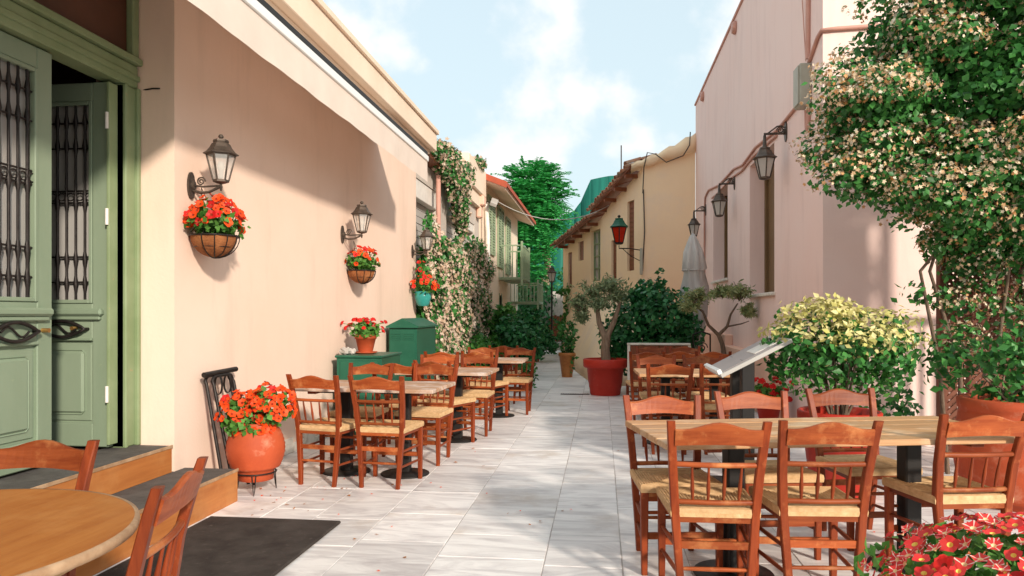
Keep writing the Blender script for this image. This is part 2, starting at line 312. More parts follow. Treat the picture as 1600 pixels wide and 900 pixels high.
def blob_pts(blobs, n, shell=.5, rough=.25):
    """points in a union of ellipsoids, denser near the outside, with an uneven outline"""
    w = np.array([b[1][0]*b[1][1]*b[1][2] for b in blobs])**.7; w /= w.sum(); P_ = []; Q = []
    for (c, r), k in zip(blobs, np.maximum(1, (w*n).astype(int))):
        d = rng.normal(0, 1, (k, 3)); d /= np.linalg.norm(d, axis=1)[:, None]
        bump = 1+rough*(np.sin(d[:, 0]*7+c[0]*9)*np.sin(d[:, 1]*6+c[1]*5+1)+np.sin(d[:, 2]*8+c[2]*7)*.7)*.6
        rad = (shell+(1-shell)*rng.random(k)**.6)*bump
        P_.append(np.array(c)+d*rad[:, None]*np.array(r)); Q.append(d)
    return np.concatenate(P_), np.concatenate(Q)
def petal_mesh(name, mats, lobes=5, pat=None, r=.032, wav=.2, deep=.5):
    per = 3; n = lobes*per; mb = MB(); vs = [(0, 0, -r*deep)]
    fr_ = (0, .43, .57) if pat else (0, .33, .67); an = lambda k: 2*PI*(k//per+fr_[k % per])/lobes
    for k in range(n):
        a = an(k); vs.append((.3*r*math.cos(a), .3*r*math.sin(a), -r*.18))
    for k in range(n):
        a = an(k); q = r*(1 if k % per != 0 else 1-wav)*(1+.07*math.sin(2.3*k)); vs.append((q*math.cos(a), q*math.sin(a), r*(.06*math.sin(3*a)+(.05 if k % per else -.06))))
    for k in range(n):
        j = (k+1) % n; mi = pat[k % per] if pat else 0
        mb.add([vs[0], vs[1+k], vs[1+j]], [(0, 1, 2)], len(mats)-1, True); mb.add([vs[1+k], vs[1+n+k], vs[1+n+j], vs[1+j]], [(0, 1, 2, 3)], mi, True)
    return tomesh(name, mb, mats)
BLO = petal_mesh('orange_petunia', [M['p_or'], M['p_orc']]); BLR = petal_mesh('red_petunia', [M['p_red'], M['p_orc']])
BLS = petal_mesh('striped_petunia', [M['p_cor'], M['p_wh'], M['p_cry']], pat=(0, 1, 0), r=.033, wav=.28); BLC = petal_mesh('coral_petunia', [M['p_cor'], M['p_yel']], r=.033); BLP = petal_mesh('pink_petunia', [M['p_pink'], M['p_yel']], r=.034)
def ger_mesh():
    mb = MB()
    for k in range(14):
        d = Vector((math.cos(k*2.4)*math.sqrt(k/14), math.sin(k*2.4)*math.sqrt(k/14), 0)); d.z = math.sqrt(max(0, 1-d.length_squared))*.8
        q = d.to_track_quat('Z', 'Y').to_matrix().to_4x4(); q.translation = d*.028
        mb.add([(0, 0, 0)]+[(.014*math.cos(2*PI*i/5), .014*math.sin(2*PI*i/5), .004*(i % 2)) for i in range(5)], [(0, 1+i, 1+(i+1) % 5) for i in range(5)], 0, False, q)
    return tomesh('geranium_head', mb, [M['p_red']])
GER = ger_mesh()
def bloom(parent, c, r, n, meshes, sc=(.8, 1.15), up=.25, zmin=-.35, view=(0, -1, .3), name='blossom', shell=1.0, gap=.034):
    """n single blossoms on the upper outside of an ellipsoid, kept apart from one another"""
    got = []; tries = 0
    while len(got) < n and tries < n*60:
        tries += 1; d = rng.normal(0, 1, 3); d /= np.linalg.norm(d)
        if d[2] < zmin or np.dot(d, view) < -.55: continue
        p = np.array(c)+d*np.array(r)*rng.uniform(.88, 1.08)*shell
        if any(np.linalg.norm(p-q) < gap for q in got): continue
        got.append(p); dd = d+rng.normal(0, .35, 3)+np.array((0, 0, up))+.5*np.array(view)
        inst(name, meshes[int(rng.integers(len(meshes)))], parent, p, dd, float(rng.uniform(*sc)), float(rng.uniform(0, 6)))
def arc(c, r, a0, a1, n, f): return [f(c[0]+r*math.cos(a0+(a1-a0)*i/n), c[1]+r*math.sin(a0+(a1-a0)*i/n)) for i in range(n+1)]

# ================================================================ SETTING: ground and marble paving
mb = MB(); mb.box(-600, 600, -300, 900, -.4, -.035); g = obj('ground', mb, M['earth']); g['kind'] = 'structure'
mb = MB(); mb.box(-3.4, 7, .2, 30, -.035, -.0035); paving = obj('paving', mb, M['mortar'], kind='structure')
def tiles():
    allt = []; x = -3.28; col = 0
    while x < 6.4:
        w = random.choice((.36, .45, .52, .60, .42)); y = .25+random.random()*.5
        while y < 28:
            l = random.choice((.42, .55, .65, .80, .95, .6)); x1 = x+w; y1 = y+l
            if not (x1 < -2.95 or (x > 2.3 and y > 7.95)):
                zc = (y+y1)/2*.9927-(x+w/2)*.1208
                u = ((x+w/2)*.9927+(y+l/2)*.1208)/max(zc, .1)
                vis = zc > .8 and -.72 < u < .72 and 1.35/zc < .42
                allt.append((w*l/zc**3 if vis else 0, x, x1, y, y1))
            y = y1
        x += w; col += 1
    allt.sort(reverse=True)
    g_ = .0032
    for i, (a, x, x1, y, y1) in enumerate(allt[:300]):
        m = MB(); dz = random.uniform(-.0015, .0015)
        c = ((x+x1)/2, (y+y1)/2, 0)
        m.box(x+g_*random.uniform(.6, 1.3), x1-g_, y+g_, y1-g_*random.uniform(.6, 1.3), -.024, dz, .002)
        o = obj('tile', m, M['marble'], paving, loc=c); o.rotation_euler = (0, 0, 0)
    m = MB()
    for a, x, x1, y, y1 in allt[300:]: m.box(x+g_, x1-g_, y+g_, y1-g_, -.024, random.uniform(-.0015, .0015))
    obj('tile_field', m, M['marble'], paving, kind='stuff')
tiles()
def grate(x, y, w, d, lab):
    t = thing('drain_grate', lab, 'drain', (x, y, 0), 0, 'slot drains in the marble paving')
    m = MB(); m.box(x-w/2, x+w/2, y-d/2, y+d/2, -.004, .0025); obj('slot', m, M['dark'], t)
    for k in range(int(w/.04)): m = MB(); m.box(x-w/2+k*.04, x-w/2+k*.04+.012, y-d/2, y+d/2, .0025, .007); obj('bar', m, M['iron'], t)
grate(-.44, 12.35, .48, .13, 'dark slot drain in the paving beside the big red olive pot')
grate(-1.50, 13.0, .42, .05, 'narrow dark slot drain beside the left row of tables')

# ================================================================ LEFT: taverna building
XW = -3.0; XD = -3.27
tav = thing('taverna_building', 'peach stuccoed taverna with green double doors and a canvas awning', 'building', (-3.0, 4.88, 0))
mb = MB(); mb.box(-3.6, XW, 4.88, 11.71, 0, 4.02); obj('wall', mb, M['peach'], tav)
mb = MB(); mb.box(-3.62, XD-.05, -2, 4.878, 3.95, 4.3); mb.box(-3.62, XD-.03, -2, .9, 0, 3.948); obj('recessed_wall', mb, M['peach'], tav)
mb = MB(); mb.box(-3.62, -2.70, -2, 11.9, 4.024, 4.30, .008); mb.box(-3.62, -2.665, -2, 11.935, 4.302, 4.37, .006); mb.box(-3.62, -2.80, -2, 11.85, 3.97, 4.022, .005)
obj('cornice', mb, M['cream'], tav)
mb = MB(); mb.box(-9, -3.55, -2, 11.7, 4.1, 4.2); obj('roof', mb, M['greywall'], tav)
mb = MB()
for k in range(26):      # broken white skirting left at the foot of the wall
    y = 5.05+k*.26; hgt = random.uniform(.03, .16)*(1 if k < 9 else .5)
    mb.box(-3.0, -2.985+random.uniform(.0, .015), y, y+.259, 0, hgt, .003)
obj('skirting', mb, M['dirtyw'], tav)
# interior room seen through the open leaf
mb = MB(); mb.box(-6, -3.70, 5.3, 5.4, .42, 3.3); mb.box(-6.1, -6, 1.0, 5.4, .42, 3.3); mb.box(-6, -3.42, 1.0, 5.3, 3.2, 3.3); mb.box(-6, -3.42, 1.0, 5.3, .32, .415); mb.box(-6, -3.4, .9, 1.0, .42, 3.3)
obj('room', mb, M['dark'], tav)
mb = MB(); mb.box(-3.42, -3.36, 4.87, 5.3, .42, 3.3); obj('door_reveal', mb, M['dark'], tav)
mb = MB(); mb.box(-4.6, -4.55, 3.4, 4.6, 3.15, 3.19, .005); obj('ceiling_light', mb, M['white'], tav)
# door frame
mb = MB()
mb.box(-3.42, XD+.0, 4.72, 4.868, .42, 2.94, .01); mb.box(-3.40, XD+.025, 4.835, 4.872, .42, 2.94, .006); mb.box(-3.40, XD+.012, 4.72, 4.75, .42, 2.94, .006)
mb.box(-3.42, XD+.005, .9, 4.868, 2.942, 3.10, .01); mb.box(-3.40, XD+.04, .9, 4.873, 3.102, 3.15, .008); mb.box(-3.40, XD+.02, .9, 4.87, 2.99, 3.03, .006)
mb.box(-3.42, XD, 2.6, 2.75, .42, 2.94, .01); mb.box(-3.40, XD+.01, 4.80, 4.87, 3.152, 3.95, .006)
obj('door_frame', mb, M['greend'], tav)
for y0, y1 in ((1.0, 2.55), (2.57, 3.86), (3.88, 4.79)):
    mb = MB(); mb.box(-3.40, XD-.03, y0, y1, 3.155, 3.945, .004); obj('transom_board', mb, M['brownpane'], tav)
mb = MB(); mb.tube([(-3.26, 4.89, 2.94), (-3.16, 4.87, 2.945), (-3.10, 4.86, 2.94)], .006); obj('wall_hook', mb, M['iron'], tav)

def grille(u0, u1, z0, z1, f, parent):
    """wrought-iron window guard; f(u, out, z)"""
    n = max(3, int((u1-u0)/.058)); 
    for k in range(n):
        u = u0+(k+.5)*(u1-u0)/n; m = MB(); pr = [(z0, .009)]
        for zz in np.linspace(z0, z1, 25)[1:-1]:
            t = (zz-z0)/(z1-z0); pr.append((zz, .009+(.009 if min(abs(t-q) for q in (.09, .22, .5, .78, .91)) < .022 else 0)))
        pr.append((z1, .009)); m.tube([f(u, .0, z) for z, r in pr], [r for z, r in pr], 6); obj('bar', m, M['iron'], parent)
    for t in (.09, .22, .5, .56, .78, .91): obj('cross_bar', MB().tube([f(u0, 0, z0+t*(z1-z0)), f(u1, 0, z0+t*(z1-z0))], .007, 5), M['iron'], parent)
    m = MB()
    for k in range(n+1):
        u = u0+k*(u1-u0)/n
        for q in (.53,):
            c = (u, z0+q*(z1-z0)); m.tube(arc(c, .026, 0, 2*PI, 10, lambda a, b: f(a, .004, b))[:-1], .005, 5, closed=True)
    obj('rings', m, M['iron'], parent, kind='stuff')
def door_leaf(f, w, label, knob_u):
    """f(u, out, z): u along the leaf 0..w, out towards the viewer's side"""
    def bx(m, u0, u1, o0, o1, z0, z1, b=.006):
        t = MB(); t.box(u0, u1, o0, o1, z0, z1, b); m.add([f(*v) for v in t.v], t.f, 0)
    leaf = MB(); t = .05; st = .12
    bx(leaf, 0, st, -t, 0, .44, 2.93); bx(leaf, w-st, w, -t, 0, .44, 2.93)
    bx(leaf, st, w-st, -t, -.001, 2.80, 2.929); bx(leaf, st, w-st, -t, -.001, 1.16, 1.42); bx(leaf, st, w-st, -t, -.001, .441, .60)
    lo_ = obj('door_leaf', leaf, M['green'], tav, label=label)
    m = MB(); bx(m, st, w-st, -.04, -.022, .60, 1.16, 0); bx(m, st+.015, w-st-.015, -.03, -.012, .615, 1.145, .006); bx(m, st+.06, w-st-.06, -.025, .004, .66, 1.10, .022); obj('panel', m, M['green'], lo_)
    m = MB(); bx(m, .03, w-.03, -.01, .045, 1.335, 1.385, .014); bx(m, .05, w-.05, -.01, .028, 1.305, 1.334, .008); bx(m, st, w-st, -.01, .012, 1.10+.065, 1.185, .004); obj('ledge', m, M['green'], lo_)
    m = MB()
    for a, b_, c, d in ((st, st+.025, 1.42, 2.80), (w-st-.025, w-st, 1.42, 2.80), (st+.025, w-st-.025, 2.775, 2.80), (st+.025, w-st-.025, 1.42, 1.445)): bx(m, a, b_, -.03, .008, c, d, .004)
    obj('glazing_frame', m, M['green'], lo_)
    m = MB(); bx(m, st+.01, w-st-.01, -.044, -.038, 1.43, 2.79, 0); obj('pane', m, M['winglass'], lo_)
    grille(st+.03, w-st-.03, 1.445, 2.775, lambda u, o, z: f(u, -.012+o, z), lo_)
    m = MB(); um = w/2; hw = .17; pts = [(um-hw, 1.245)]+[(um-hw+2*hw*i/10, 1.245+.055*math.sin(PI*i/10)) for i in range(1, 10)]+[(um+hw, 1.245)]+[(um+hw-2*hw*i/10, 1.245-.055*math.sin(PI*i/10)) for i in range(1, 10)]
    m.tube([f(u, .035, z) for u, z in pts], .012, 6, closed=True)
    pts2 = [(um-hw*.6+1.2*hw*i/10, 1.245+.03*math.sin(2*PI*i/10)) for i in range(11)]; m.tube([f(u, .03, z) for u, z in pts2], .007, 5)
    for e in (-1, 1): m.tube([f(um+e*hw, 0, 1.245), f(um+e*hw, .04, 1.245)], .011, 6)
    obj('handle', m, M['iron'], lo_)
    m = MB(); m.tube([f(knob_u, 0, 1.25), f(knob_u, .045, 1.25)], .014, 8); obj('knob', m, M['brass'], lo_)
    return lo_
door_leaf(lambda u, o, z: (XD-.05+o, 3.47+u, z), .64, 'closed green door leaf', .56)
lf = door_leaf(lambda u, o, z: (XD-.06-.64+u, 4.70-.01-o if False else 4.64-o, z), .64, 'green door leaf swung open into the room', .40)
mb = MB(); mb.box(XD-.055, XD-.035, 4.61, 4.70, .46, 2.92, .003); obj('weathered_stile', mb, M['greend'], tav)
for z in (.75, 1.95, 2.6):
    mb = MB(); mb.tube([(XD-.045, 4.60, z), (XD-.045, 4.60, z+.11)], .011, 8); obj('hinge', mb, M['white'], tav)
door_leaf(lambda u, o, z: (XD-.05+o, 2.78+u, z), .64, 'closed green door leaf further from the alley corner', .1)

# entrance steps
st = thing('entrance_steps', 'two orange plywood steps with dark grey treads below green door', 'steps', (-2.8, 4.9, 0))
mb = MB(); mb.box(-3.40, -3.004, .3, 4.845, .405, .422, .003); obj('upper_tread', mb, M['tread'], st)
mb = MB(); mb.box(-3.02, -3.0, .3, 4.85, .234, .404, .002); mb.box(-3.4, -3.02, 4.835, 4.849, .234, .404, .001); obj('upper_riser', mb, M['ply'], st)
mb = MB(); mb.box(-3.004, -2.994, .3, 4.855, .404, .426, .002); obj('edge_strip', mb, M['edge'], st)
mb = MB(); mb.box(-3.4, -2.604, .3, 5.015, .216, .233, .003); obj('lower_tread', mb, M['tread'], st)
mb = MB(); mb.box(-2.62, -2.60, .3, 5.02, 0, .215, .002); mb.box(-3.0, -2.62, 5.005, 5.0195, 0, .215, .001); obj('lower_riser', mb, M['ply'], st)
mb = MB(); mb.box(-2.604, -2.594, .3, 5.025, .215, .237, .002); obj('edge_strip', mb, M['edge'], st)
mb = MB(); mb.box(-2.55, -1.66, 2.9, 4.56, .002, .022, .007); mtt = obj('doormat', mb, M['mat'], loc=(-2.1, 3.8, 0)); tag(mtt, 'large dark brown doormat lying before the wooden steps', 'doormat')

# awning
aw = thing('awning', 'long cream canvas awning with white front rail on peach wall', 'awning', (-3.0, 5.5, 3.5))
mb = MB(); n = 24
for i in range(n+1):
    t = i/n; mb.v.append((-2.985+.70*t, 1.0, 3.78-.36*t-.02*math.sin(PI*t))); mb.v.append((-2.985+.70*t, 9.46, 3.78-.36*t-.02*math.sin(PI*t)))
mb.f = [(2*i, 2*i+1, 2*i+3, 2*i+2) for i in range(n)]; mb.m = [0]*n; mb.s = [True]*n; obj('canvas', mb, M['awn'], aw)
mb = MB(); mb.box(-2.30, -2.255, 1.0, 9.47, 3.345, 3.42, .006); obj('front_rail', mb, M['awnrail'], aw)
mb = MB(); mb.box(-2.31, -2.265, 1.0, 9.46, 3.423, 3.475, .004); obj('rail_gasket', mb, M['postdark'], aw)
mb = MB(); k = 160
for i in range(k+1):
    y = 1.0+8.46*i/k; wv = .004*math.sin(y*5.1)+.003*math.sin(y*13); 
    for j in range(5): mb.v.append((-2.272+wv*j/4+(0.002*j), y, 3.344-(.268+0.001*math.sin(y*2.3))*j/4))
for i in range(k):
    for j in range(4): a = i*5+j; mb.f.append((a, a+1, a+6, a+5)); mb.m.append(0); mb.s.append(True)
obj('valance', mb, M['awn'], aw)
mb = MB(); mb.box(-2.998, -2.90, 1.0, 9.46, 3.74, 3.88, .02); obj('cassette', mb, M['postdark'], aw)
for y in (1.6, 4.6, 9.1):
    mb = MB(); mb.tube([(-2.97, y, 3.66), (-2.66, y-.25, 3.52), (-2.30, y, 3.38)], .02, 8); obj('folding_arm', mb, M['awnrail'], aw)

# ---------------------------------------------------------------- generic wall with recessed openings
def pierced(O, d, nrm, L, Z0, Ztop, holes, depth, mi=0):
    """front face on the line O + u d, outward nrm; Ztop(u) gives the top; holes (u0,u1,z0,z1)"""
    m = MB(); us = sorted({0, L, *[h[0] for h in holes], *[h[1] for h in holes]}); d = Vector((*d, 0)); nn = Vector((*nrm, 0)); O = Vector((*O, 0))
    P_ = lambda u, o, z: O+d*u+nn*o+Vector((0, 0, z))
    for a, b in zip(us[:-1], us[1:]):
        hs = sorted([h for h in holes if h[0] < (a+b)/2 < h[1]], key=lambda h: h[2]); z = (Z0, Z0)
        for h in hs:
            m.add([P_(a, 0, z[0]), P_(b, 0, z[1]), P_(b, 0, h[2]), P_(a, 0, h[2])], [(0, 1, 2, 3)], mi); z = (h[3], h[3])
        m.add([P_(a, 0, z[0]), P_(b, 0, z[1]), P_(b, 0, Ztop(b)), P_(a, 0, Ztop(a))], [(0, 1, 2, 3)], mi)
    for u0, u1, z0, z1 in holes:
        for q in ([(u0, z0), (u1, z0)], [(u1, z0), (u1, z1)], [(u1, z1), (u0, z1)], [(u0, z1), (u0, z0)]):
            m.add([P_(q[0][0], 0, q[0][1]), P_(q[1][0], 0, q[1][1]), P_(q[1][0], -depth, q[1][1]), P_(q[0][0], -depth, q[0][1])], [(0, 1, 2, 3)], mi)
    return m, P_
def fbox(P_, u0, u1, o0, o1, z0, z1, b=0, m=None, mi=0):
    m = m or MB(); t = MB(); t.box(u0, u1, o0, o1, z0, z1, b); m.add([P_(*v) for v in t.v], t.f, mi); return m

# ---------------------------------------------------------------- LEFT: grey building with roller shutters behind the creeper
gb = thing('rendered_building', 'low grey building with roller shutters above the jasmine', 'building', (-3.05, 15, 0))
mw, PG = pierced((-3.06, 18.25), (0, -1), (1, 0), 6.53, 0, lambda u: 3.95, [(4.65, 6.40, .3, 3.62), (2.35, 3.9, .3, 3.62), (.65, 2.0, .3, 3.5)], .22); obj('wall', mw, M['greywall'], gb)
for u0, u1 in ((4.65, 6.40), (2.35, 3.9), (.65, 2.0)):
    m = MB()
    for k in range(26): fbox(PG, u0+.002, u1-.002, -.215, -.17 if k < 21 else -.16, .32+k*.125, .32+k*.125+.118, .004, m)
    obj('roller_shutter', m, M['steel'], gb)
    m = fbox(PG, u0+.002, u1-.002, -.15, -.02, 3.3, 3.62 if u0 > 2 else 3.5, .01); obj('shutter_box', m, M['white'], gb)
mb = MB(); mb.box(-3.6, -2.86, 12.0, 14.6, 3.98, 4.06, .01); obj('canopy_edge', mb, M['browndoor'], gb)
mb = MB(); mb.box(-3.6, -2.88, 15.9, 18.3, 4.25, 4.9, .02); mb.box(-3.6, -2.95, 14.9, 18.25, 3.952, 4.248); obj('parapet', mb, M['cream'], gb)
mb = MB(); mb.box(-3.05, -2.85, 17.75, 18.1, 4.0, 4.249, .03); mb.box(-3.05, -2.93, 17.78, 18.07, 3.7, 3.999, .03); obj('corbel', mb, M['plinthp'], gb)
mb = MB(); mb.box(-7, -3.58, 11.72, 18.3, 3.9, 4.2); obj('rear_block', mb, M['greywall'], gb)
mb = MB(); mb.tube([(-2.93, 13.05, 0), (-2.93, 13.05, 3.85)], .045, 8)
dp = obj('downpipe', mb, M['conduit'], loc=(-2.93, 13.05, 0)); tag(dp, 'pinkish painted downpipe beside the first roller shutter', 'pipe')
mb = MB(); mb.tube([(-2.9, 18.7, 0), (-2.9, 18.7, 3.4), (-2.95, 18.7, 4.2)], .06, 8)
dp = obj('drainpipe', mb, M['white'], loc=(-2.9, 18.7, 0)); tag(dp, 'white drainpipe on the wall before the green shuttered house', 'pipe')

# ---------------------------------------------------------------- LEFT: house with sage shutters, red roof and balconies
hs = thing('shuttered_house', 'cream house with sage green shutters, balconies and red tile eaves', 'house', (-3.05, 22, 0))
HH = [(.9, 2.1, 2.95, 4.5), (2.75, 3.95, 2.7, 4.5), (4.6, 5.6, 2.6, 4.4), (1.2, 1.7, .2, 1.9), (3.2, 3.7, .2, 1.9)]
mw, PH = pierced((-3.0, 18.3), (0, 1), (1, 0), 8.0, 0, lambda u: 4.75, HH, .2); mw.f = [f[::-1] for f in mw.f]
obj('wall', mw, M['cream'], hs)
for i, (u0, u1, z0, z1) in enumerate(HH):
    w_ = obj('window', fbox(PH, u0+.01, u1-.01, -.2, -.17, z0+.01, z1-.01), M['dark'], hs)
    if i < 3:
        for e in (0, 1):
            m = MB(); a = u0-.02 if e == 0 else (u0+u1)/2+.02; b_ = (u0+u1)/2-.02 if e == 0 else u1+.02
            t = .045
            for (p, q, r, s_) in ((a, a+.06, z0, z1), (b_-.06, b_, z0, z1), (a+.06, b_-.06, z1-.07, z1), (a+.06, b_-.06, z0, z0+.07), (a+.06, b_-.06, (z0+z1)/2-.04, (z0+z1)/2+.04)): fbox(PH, p, q, .01, .01+t, r, s_, 0, m)
            for k in range(int((z1-z0-.2)/.075)): 
                zz = z0+.09+k*.075; fbox(PH, a+.062, b_-.062, .02, .045, zz, zz+.05, 0, m)
            obj('shutter', m, M['shutter'], hs)
    else:
        m = MB(); fbox(PH, u0-.05, u0, -.15, .02, z0, z1+.05, 0, m); fbox(PH, u1, u1+.05, -.15, .02, z0, z1+.05, 0, m); obj('door_surround', m, M['shutter'], w_)
mb = MB(); mb.loft([[(-3.02, y, 4.72), (-2.42, y, 4.50), (-2.40, y, 4.60), (-3.02, y, 4.84)] for y in (18.32, 26.4)]); obj('soffit', mb, M['peach'], hs)
mb = MB()
for k in range(38):
    y = 18.35+k*.213; mb.loft([[(x, y+.1+.1*math.cos(a), z+.055*math.sin(a)) for a in (0, .8, 1.57, 2.34, 3.14)] for x, z in ((-2.36, 4.60), (-3.0, 4.85), (-4.6, 5.5))], sm=True)
obj('tiles', mb, M['redtrim'], hs, kind='stuff')
mb = MB(); mb.loft([[(-2.37, y, 4.555), (-2.355, y, 4.555), (-2.355, y, 4.66), (-2.37, y, 4.66)] for y in (18.3, 26.5)]); mb.loft([[(x, 18.27, z-.1), (x, 18.31, z-.1), (x, 18.31, z+.06), (x, 18.27, z+.06)] for x, z in ((-2.36, 4.6), (-4.6, 5.5))])
obj('verge_board', mb, M['redtrim'], hs)
mb = MB(); mb.add([(-3.0, 18.31, 4.7), (-7, 18.31, 4.7), (-4.6, 18.31, 5.45), (-3.0, 18.31, 4.85)], [(0, 1, 2, 3)]); mb.box(-7, -3.02, 18.315, 18.4, 0, 4.7); obj('gable', mb, M['cream'], hs)
def balcony(y0, y1, z, ln, hh):
    m = MB(); m.box(-3.0, -3.0+ln, y0, y1, z-.08, z, .01); b = obj('balcony', m, M['shutter'], hs)
    m = MB(); X = -3.0+ln-.04
    for (p, q) in (((-3.0, y0+.03), (X, y0+.03)), ((X, y0+.03), (X, y1-.03)), ((X, y1-.03), (-3.0, y1-.03))):
        n = int(math.dist(p, q)/.14)+1
        for k in range(n+1):
            x, y = p[0]+(q[0]-p[0])*k/n, p[1]+(q[1]-p[1])*k/n; m.box(x-.012, x+.012, y-.012, y+.012, z+.001, z+hh-.04)
        a = (min(p[0], q[0])-.02, max(p[0], q[0])+.02, min(p[1], q[1])-.02, max(p[1], q[1])+.02); m.box(*a, z+hh-.04+.001*(p[0] == q[0]), z+hh+.001*(p[0] == q[0]))
    obj('railing', m, M['shutter'], b)
    for yy in (y0+.03, y1-.03): m = MB(); m.box(X-.03, X+.035, yy-.035, yy+.035, z-.25, z+hh+.1, .005); obj('corner_post', m, M['shutter'], b)
balcony(21.4, 23.6, 2.42, .72, .95); balcony(24.2, 26.0, 1.75, .95, .62)
fl = thing('flood_light', 'grey floodlight fixed high on the drainpipe corner', 'floodlight', (-2.75, 18.6, 4.15))
mb = MB(); mb.box(-.09, .09, -.16, .16, -.05, .05, .01, M=Matrix.Translation((-2.72, 18.55, 4.18)) @ Matrix.Rotation(.5, 4, 'X') @ Matrix.Rotation(.4, 4, 'Y')); obj('housing', mb, M['steel'], fl)
mb = MB(); mb.tube([(-2.98, 18.6, 4.2), (-2.74, 18.6, 4.2)], .015); obj('bracket', mb, M['iron'], fl)

# ================================================================ RIGHT: tall pink building
pk = thing('pink_building', 'tall pink stuccoed building with deep window recesses', 'building', (2.27, 8, 0))
WH = [(10.09-7.94, 11.72-7.94, 1.64, 3.62), (13.72-7.94, 15.45-7.94, 2.0, 3.75)]
mw, PP = pierced((2.27, 7.94), (0, 1), (-1, 0), 10.36, 0, lambda u: 6.4, WH, .30); obj('wall', mw, M['pink'], pk)
mb = MB(); mb.add([(2.27, 7.94, 0), (9, 7.94, 0), (9, 7.94, 6.4), (2.27, 7.94, 6.4)], [(0, 1, 2, 3)]); mb.add([(2.27, 18.3, 0), (9, 18.3, 0), (9, 18.3, 6.4), (2.27, 18.3, 6.4)], [(0, 1, 2, 3)]); mb.add([(9, 7.94, 0), (9, 18.3, 0), (9, 18.3, 6.4), (9, 7.94, 6.4)], [(0, 1, 2, 3)])
[obj('end_wall', MB().add(mb.v[4*i:4*i+4], [(0, 1, 2, 3)]), M['pink'], pk) for i in range(3)]
mb = MB(); mb.box(2.24, 9.03, 7.91, 18.33, 6.402, 6.45, .008); obj('coping', mb, M['conduit'], pk)
for y in (12.9, 16.9): mb = MB(); mb.lathe([(.09, 0), (.12, .05), (.06, .12), (.0, .13)], 10, M=Matrix.Translation((2.2, y, 6.22)) @ Matrix.Rotation(R(90), 4, 'Y')); obj('roof_spout', mb, M['conduit'], pk)
for u0, u1, z0, z1 in WH:
    w_ = obj('window', fbox(PP, u0+.005, u1-.005, -.30, -.26, z0+.005, z1-.005, .004), M['olivebrown'], pk)
    m = MB(); t = .07
    for a, b_, c, d_ in ((u0+.006, u0+t, z0+.006, z1-.006), (u1-t, u1-.006, z0+.006, z1-.006), ((u0+u1)/2-.05, (u0+u1)/2+.05, z0+.006, z1-.006)): fbox(PP, a, b_, -.262, -.215, c, d_, .005, m)
    obj('frame', m, M['olivebrown'], w_)
    obj('sill', fbox(PP, u0-.05, u1+.05, -.2, .05, z0-.05, z0-.002, .008), M['dirtyw'], w_)
mb = MB(); mb.box(2.13, 2.268, 13.2, 17.6, 0, .98, .01); mb.box(2.10, 2.268, 9.7, 13.198, 0, .80, .01); obj('plinth', mb, M['plinthp'], pk)
# cables, conduit and junction box on the pink wall
cd = MB(); xw = 2.25
cd.tube([(xw, 8.55, 3.78), (xw, 8.95, 3.76), (xw, 9.8, 3.72), (xw, 11.2, 3.80), (xw, 12.2, 3.74), (xw, 13.0, 3.83), (xw, 14.6, 3.83), (xw, 16.0, 3.97), (xw, 16.5, 3.9), (xw, 16.6, 3.6), (xw, 16.62, 1.0)], .02, 7)
o = obj('conduit', cd, M['conduit'], loc=(xw, 12, 3.7)); tag(o, 'thick sagging cable running along the pink wall past its lanterns', 'cable')
cd = MB(); cd.tube([(xw, 9.9, 3.66), (xw, 11.3, 3.70), (xw, 12.3, 3.66), (xw, 13.2, 3.72), (xw, 14.7, 3.70), (xw, 15.5, 3.72)], .017, 7)
o = obj('conduit', cd, M['conduit'], loc=(xw, 12, 3.6)); tag(o, 'lower thin pink cable running parallel under the thick cable', 'cable')
cd = MB(); cd.tube([(xw, 8.42, 4.15), (xw, 8.40, 5.0), (xw, 8.42, 6.4)], .028, 7); cd.tube([(xw, 8.5, 4.15), (xw, 8.75, 5.4), (xw, 8.95, 6.4)], .006, 5)
o = obj('conduit', cd, M['conduit'], loc=(xw, 8.4, 4.15)); tag(o, 'vertical pink conduit rising from the grey junction box', 'conduit')
cd = MB(); cd.tube([(xw, 8.40, 3.6), (xw, 8.40, 3.45), (xw, 8.44, 3.38)], .024, 7); cd.tube([(xw, 8.48, 3.6), (xw, 8.47, 3.42), (xw, 8.44, 3.36)], .024, 7)
o = obj('conduit', cd, M['conduit'], loc=(xw, 8.4, 3.4)); tag(o, 'short looped conduit hanging below the grey junction box', 'conduit')
cd = MB(); cd.tube([(xw, 8.38, 4.1), (xw-.0, 8.05, 4.25), (2.25, 7.92, 4.27), (2.4, 7.915, 4.28), (3.2, 7.915, 4.3)], .022, 7)
o = obj('conduit', cd, M['conduit'], loc=(xw, 8.0, 4.2)); tag(o, 'pink conduit bending from the junction box into the jasmine', 'conduit')
jb = thing('junction_box', 'grey junction box on the pink wall above the nearest lantern', 'junction box', (2.24, 8.45, 3.87))
mb = MB(); mb.box(2.14, 2.262, 8.33, 8.56, 3.62, 4.08, .012); obj('body', mb, M['jbox'], jb)
mb = MB(); mb.box(2.125, 2.138, 8.345, 8.545, 3.64, 4.06, .004); obj('cover', mb, M['jbox'], jb)

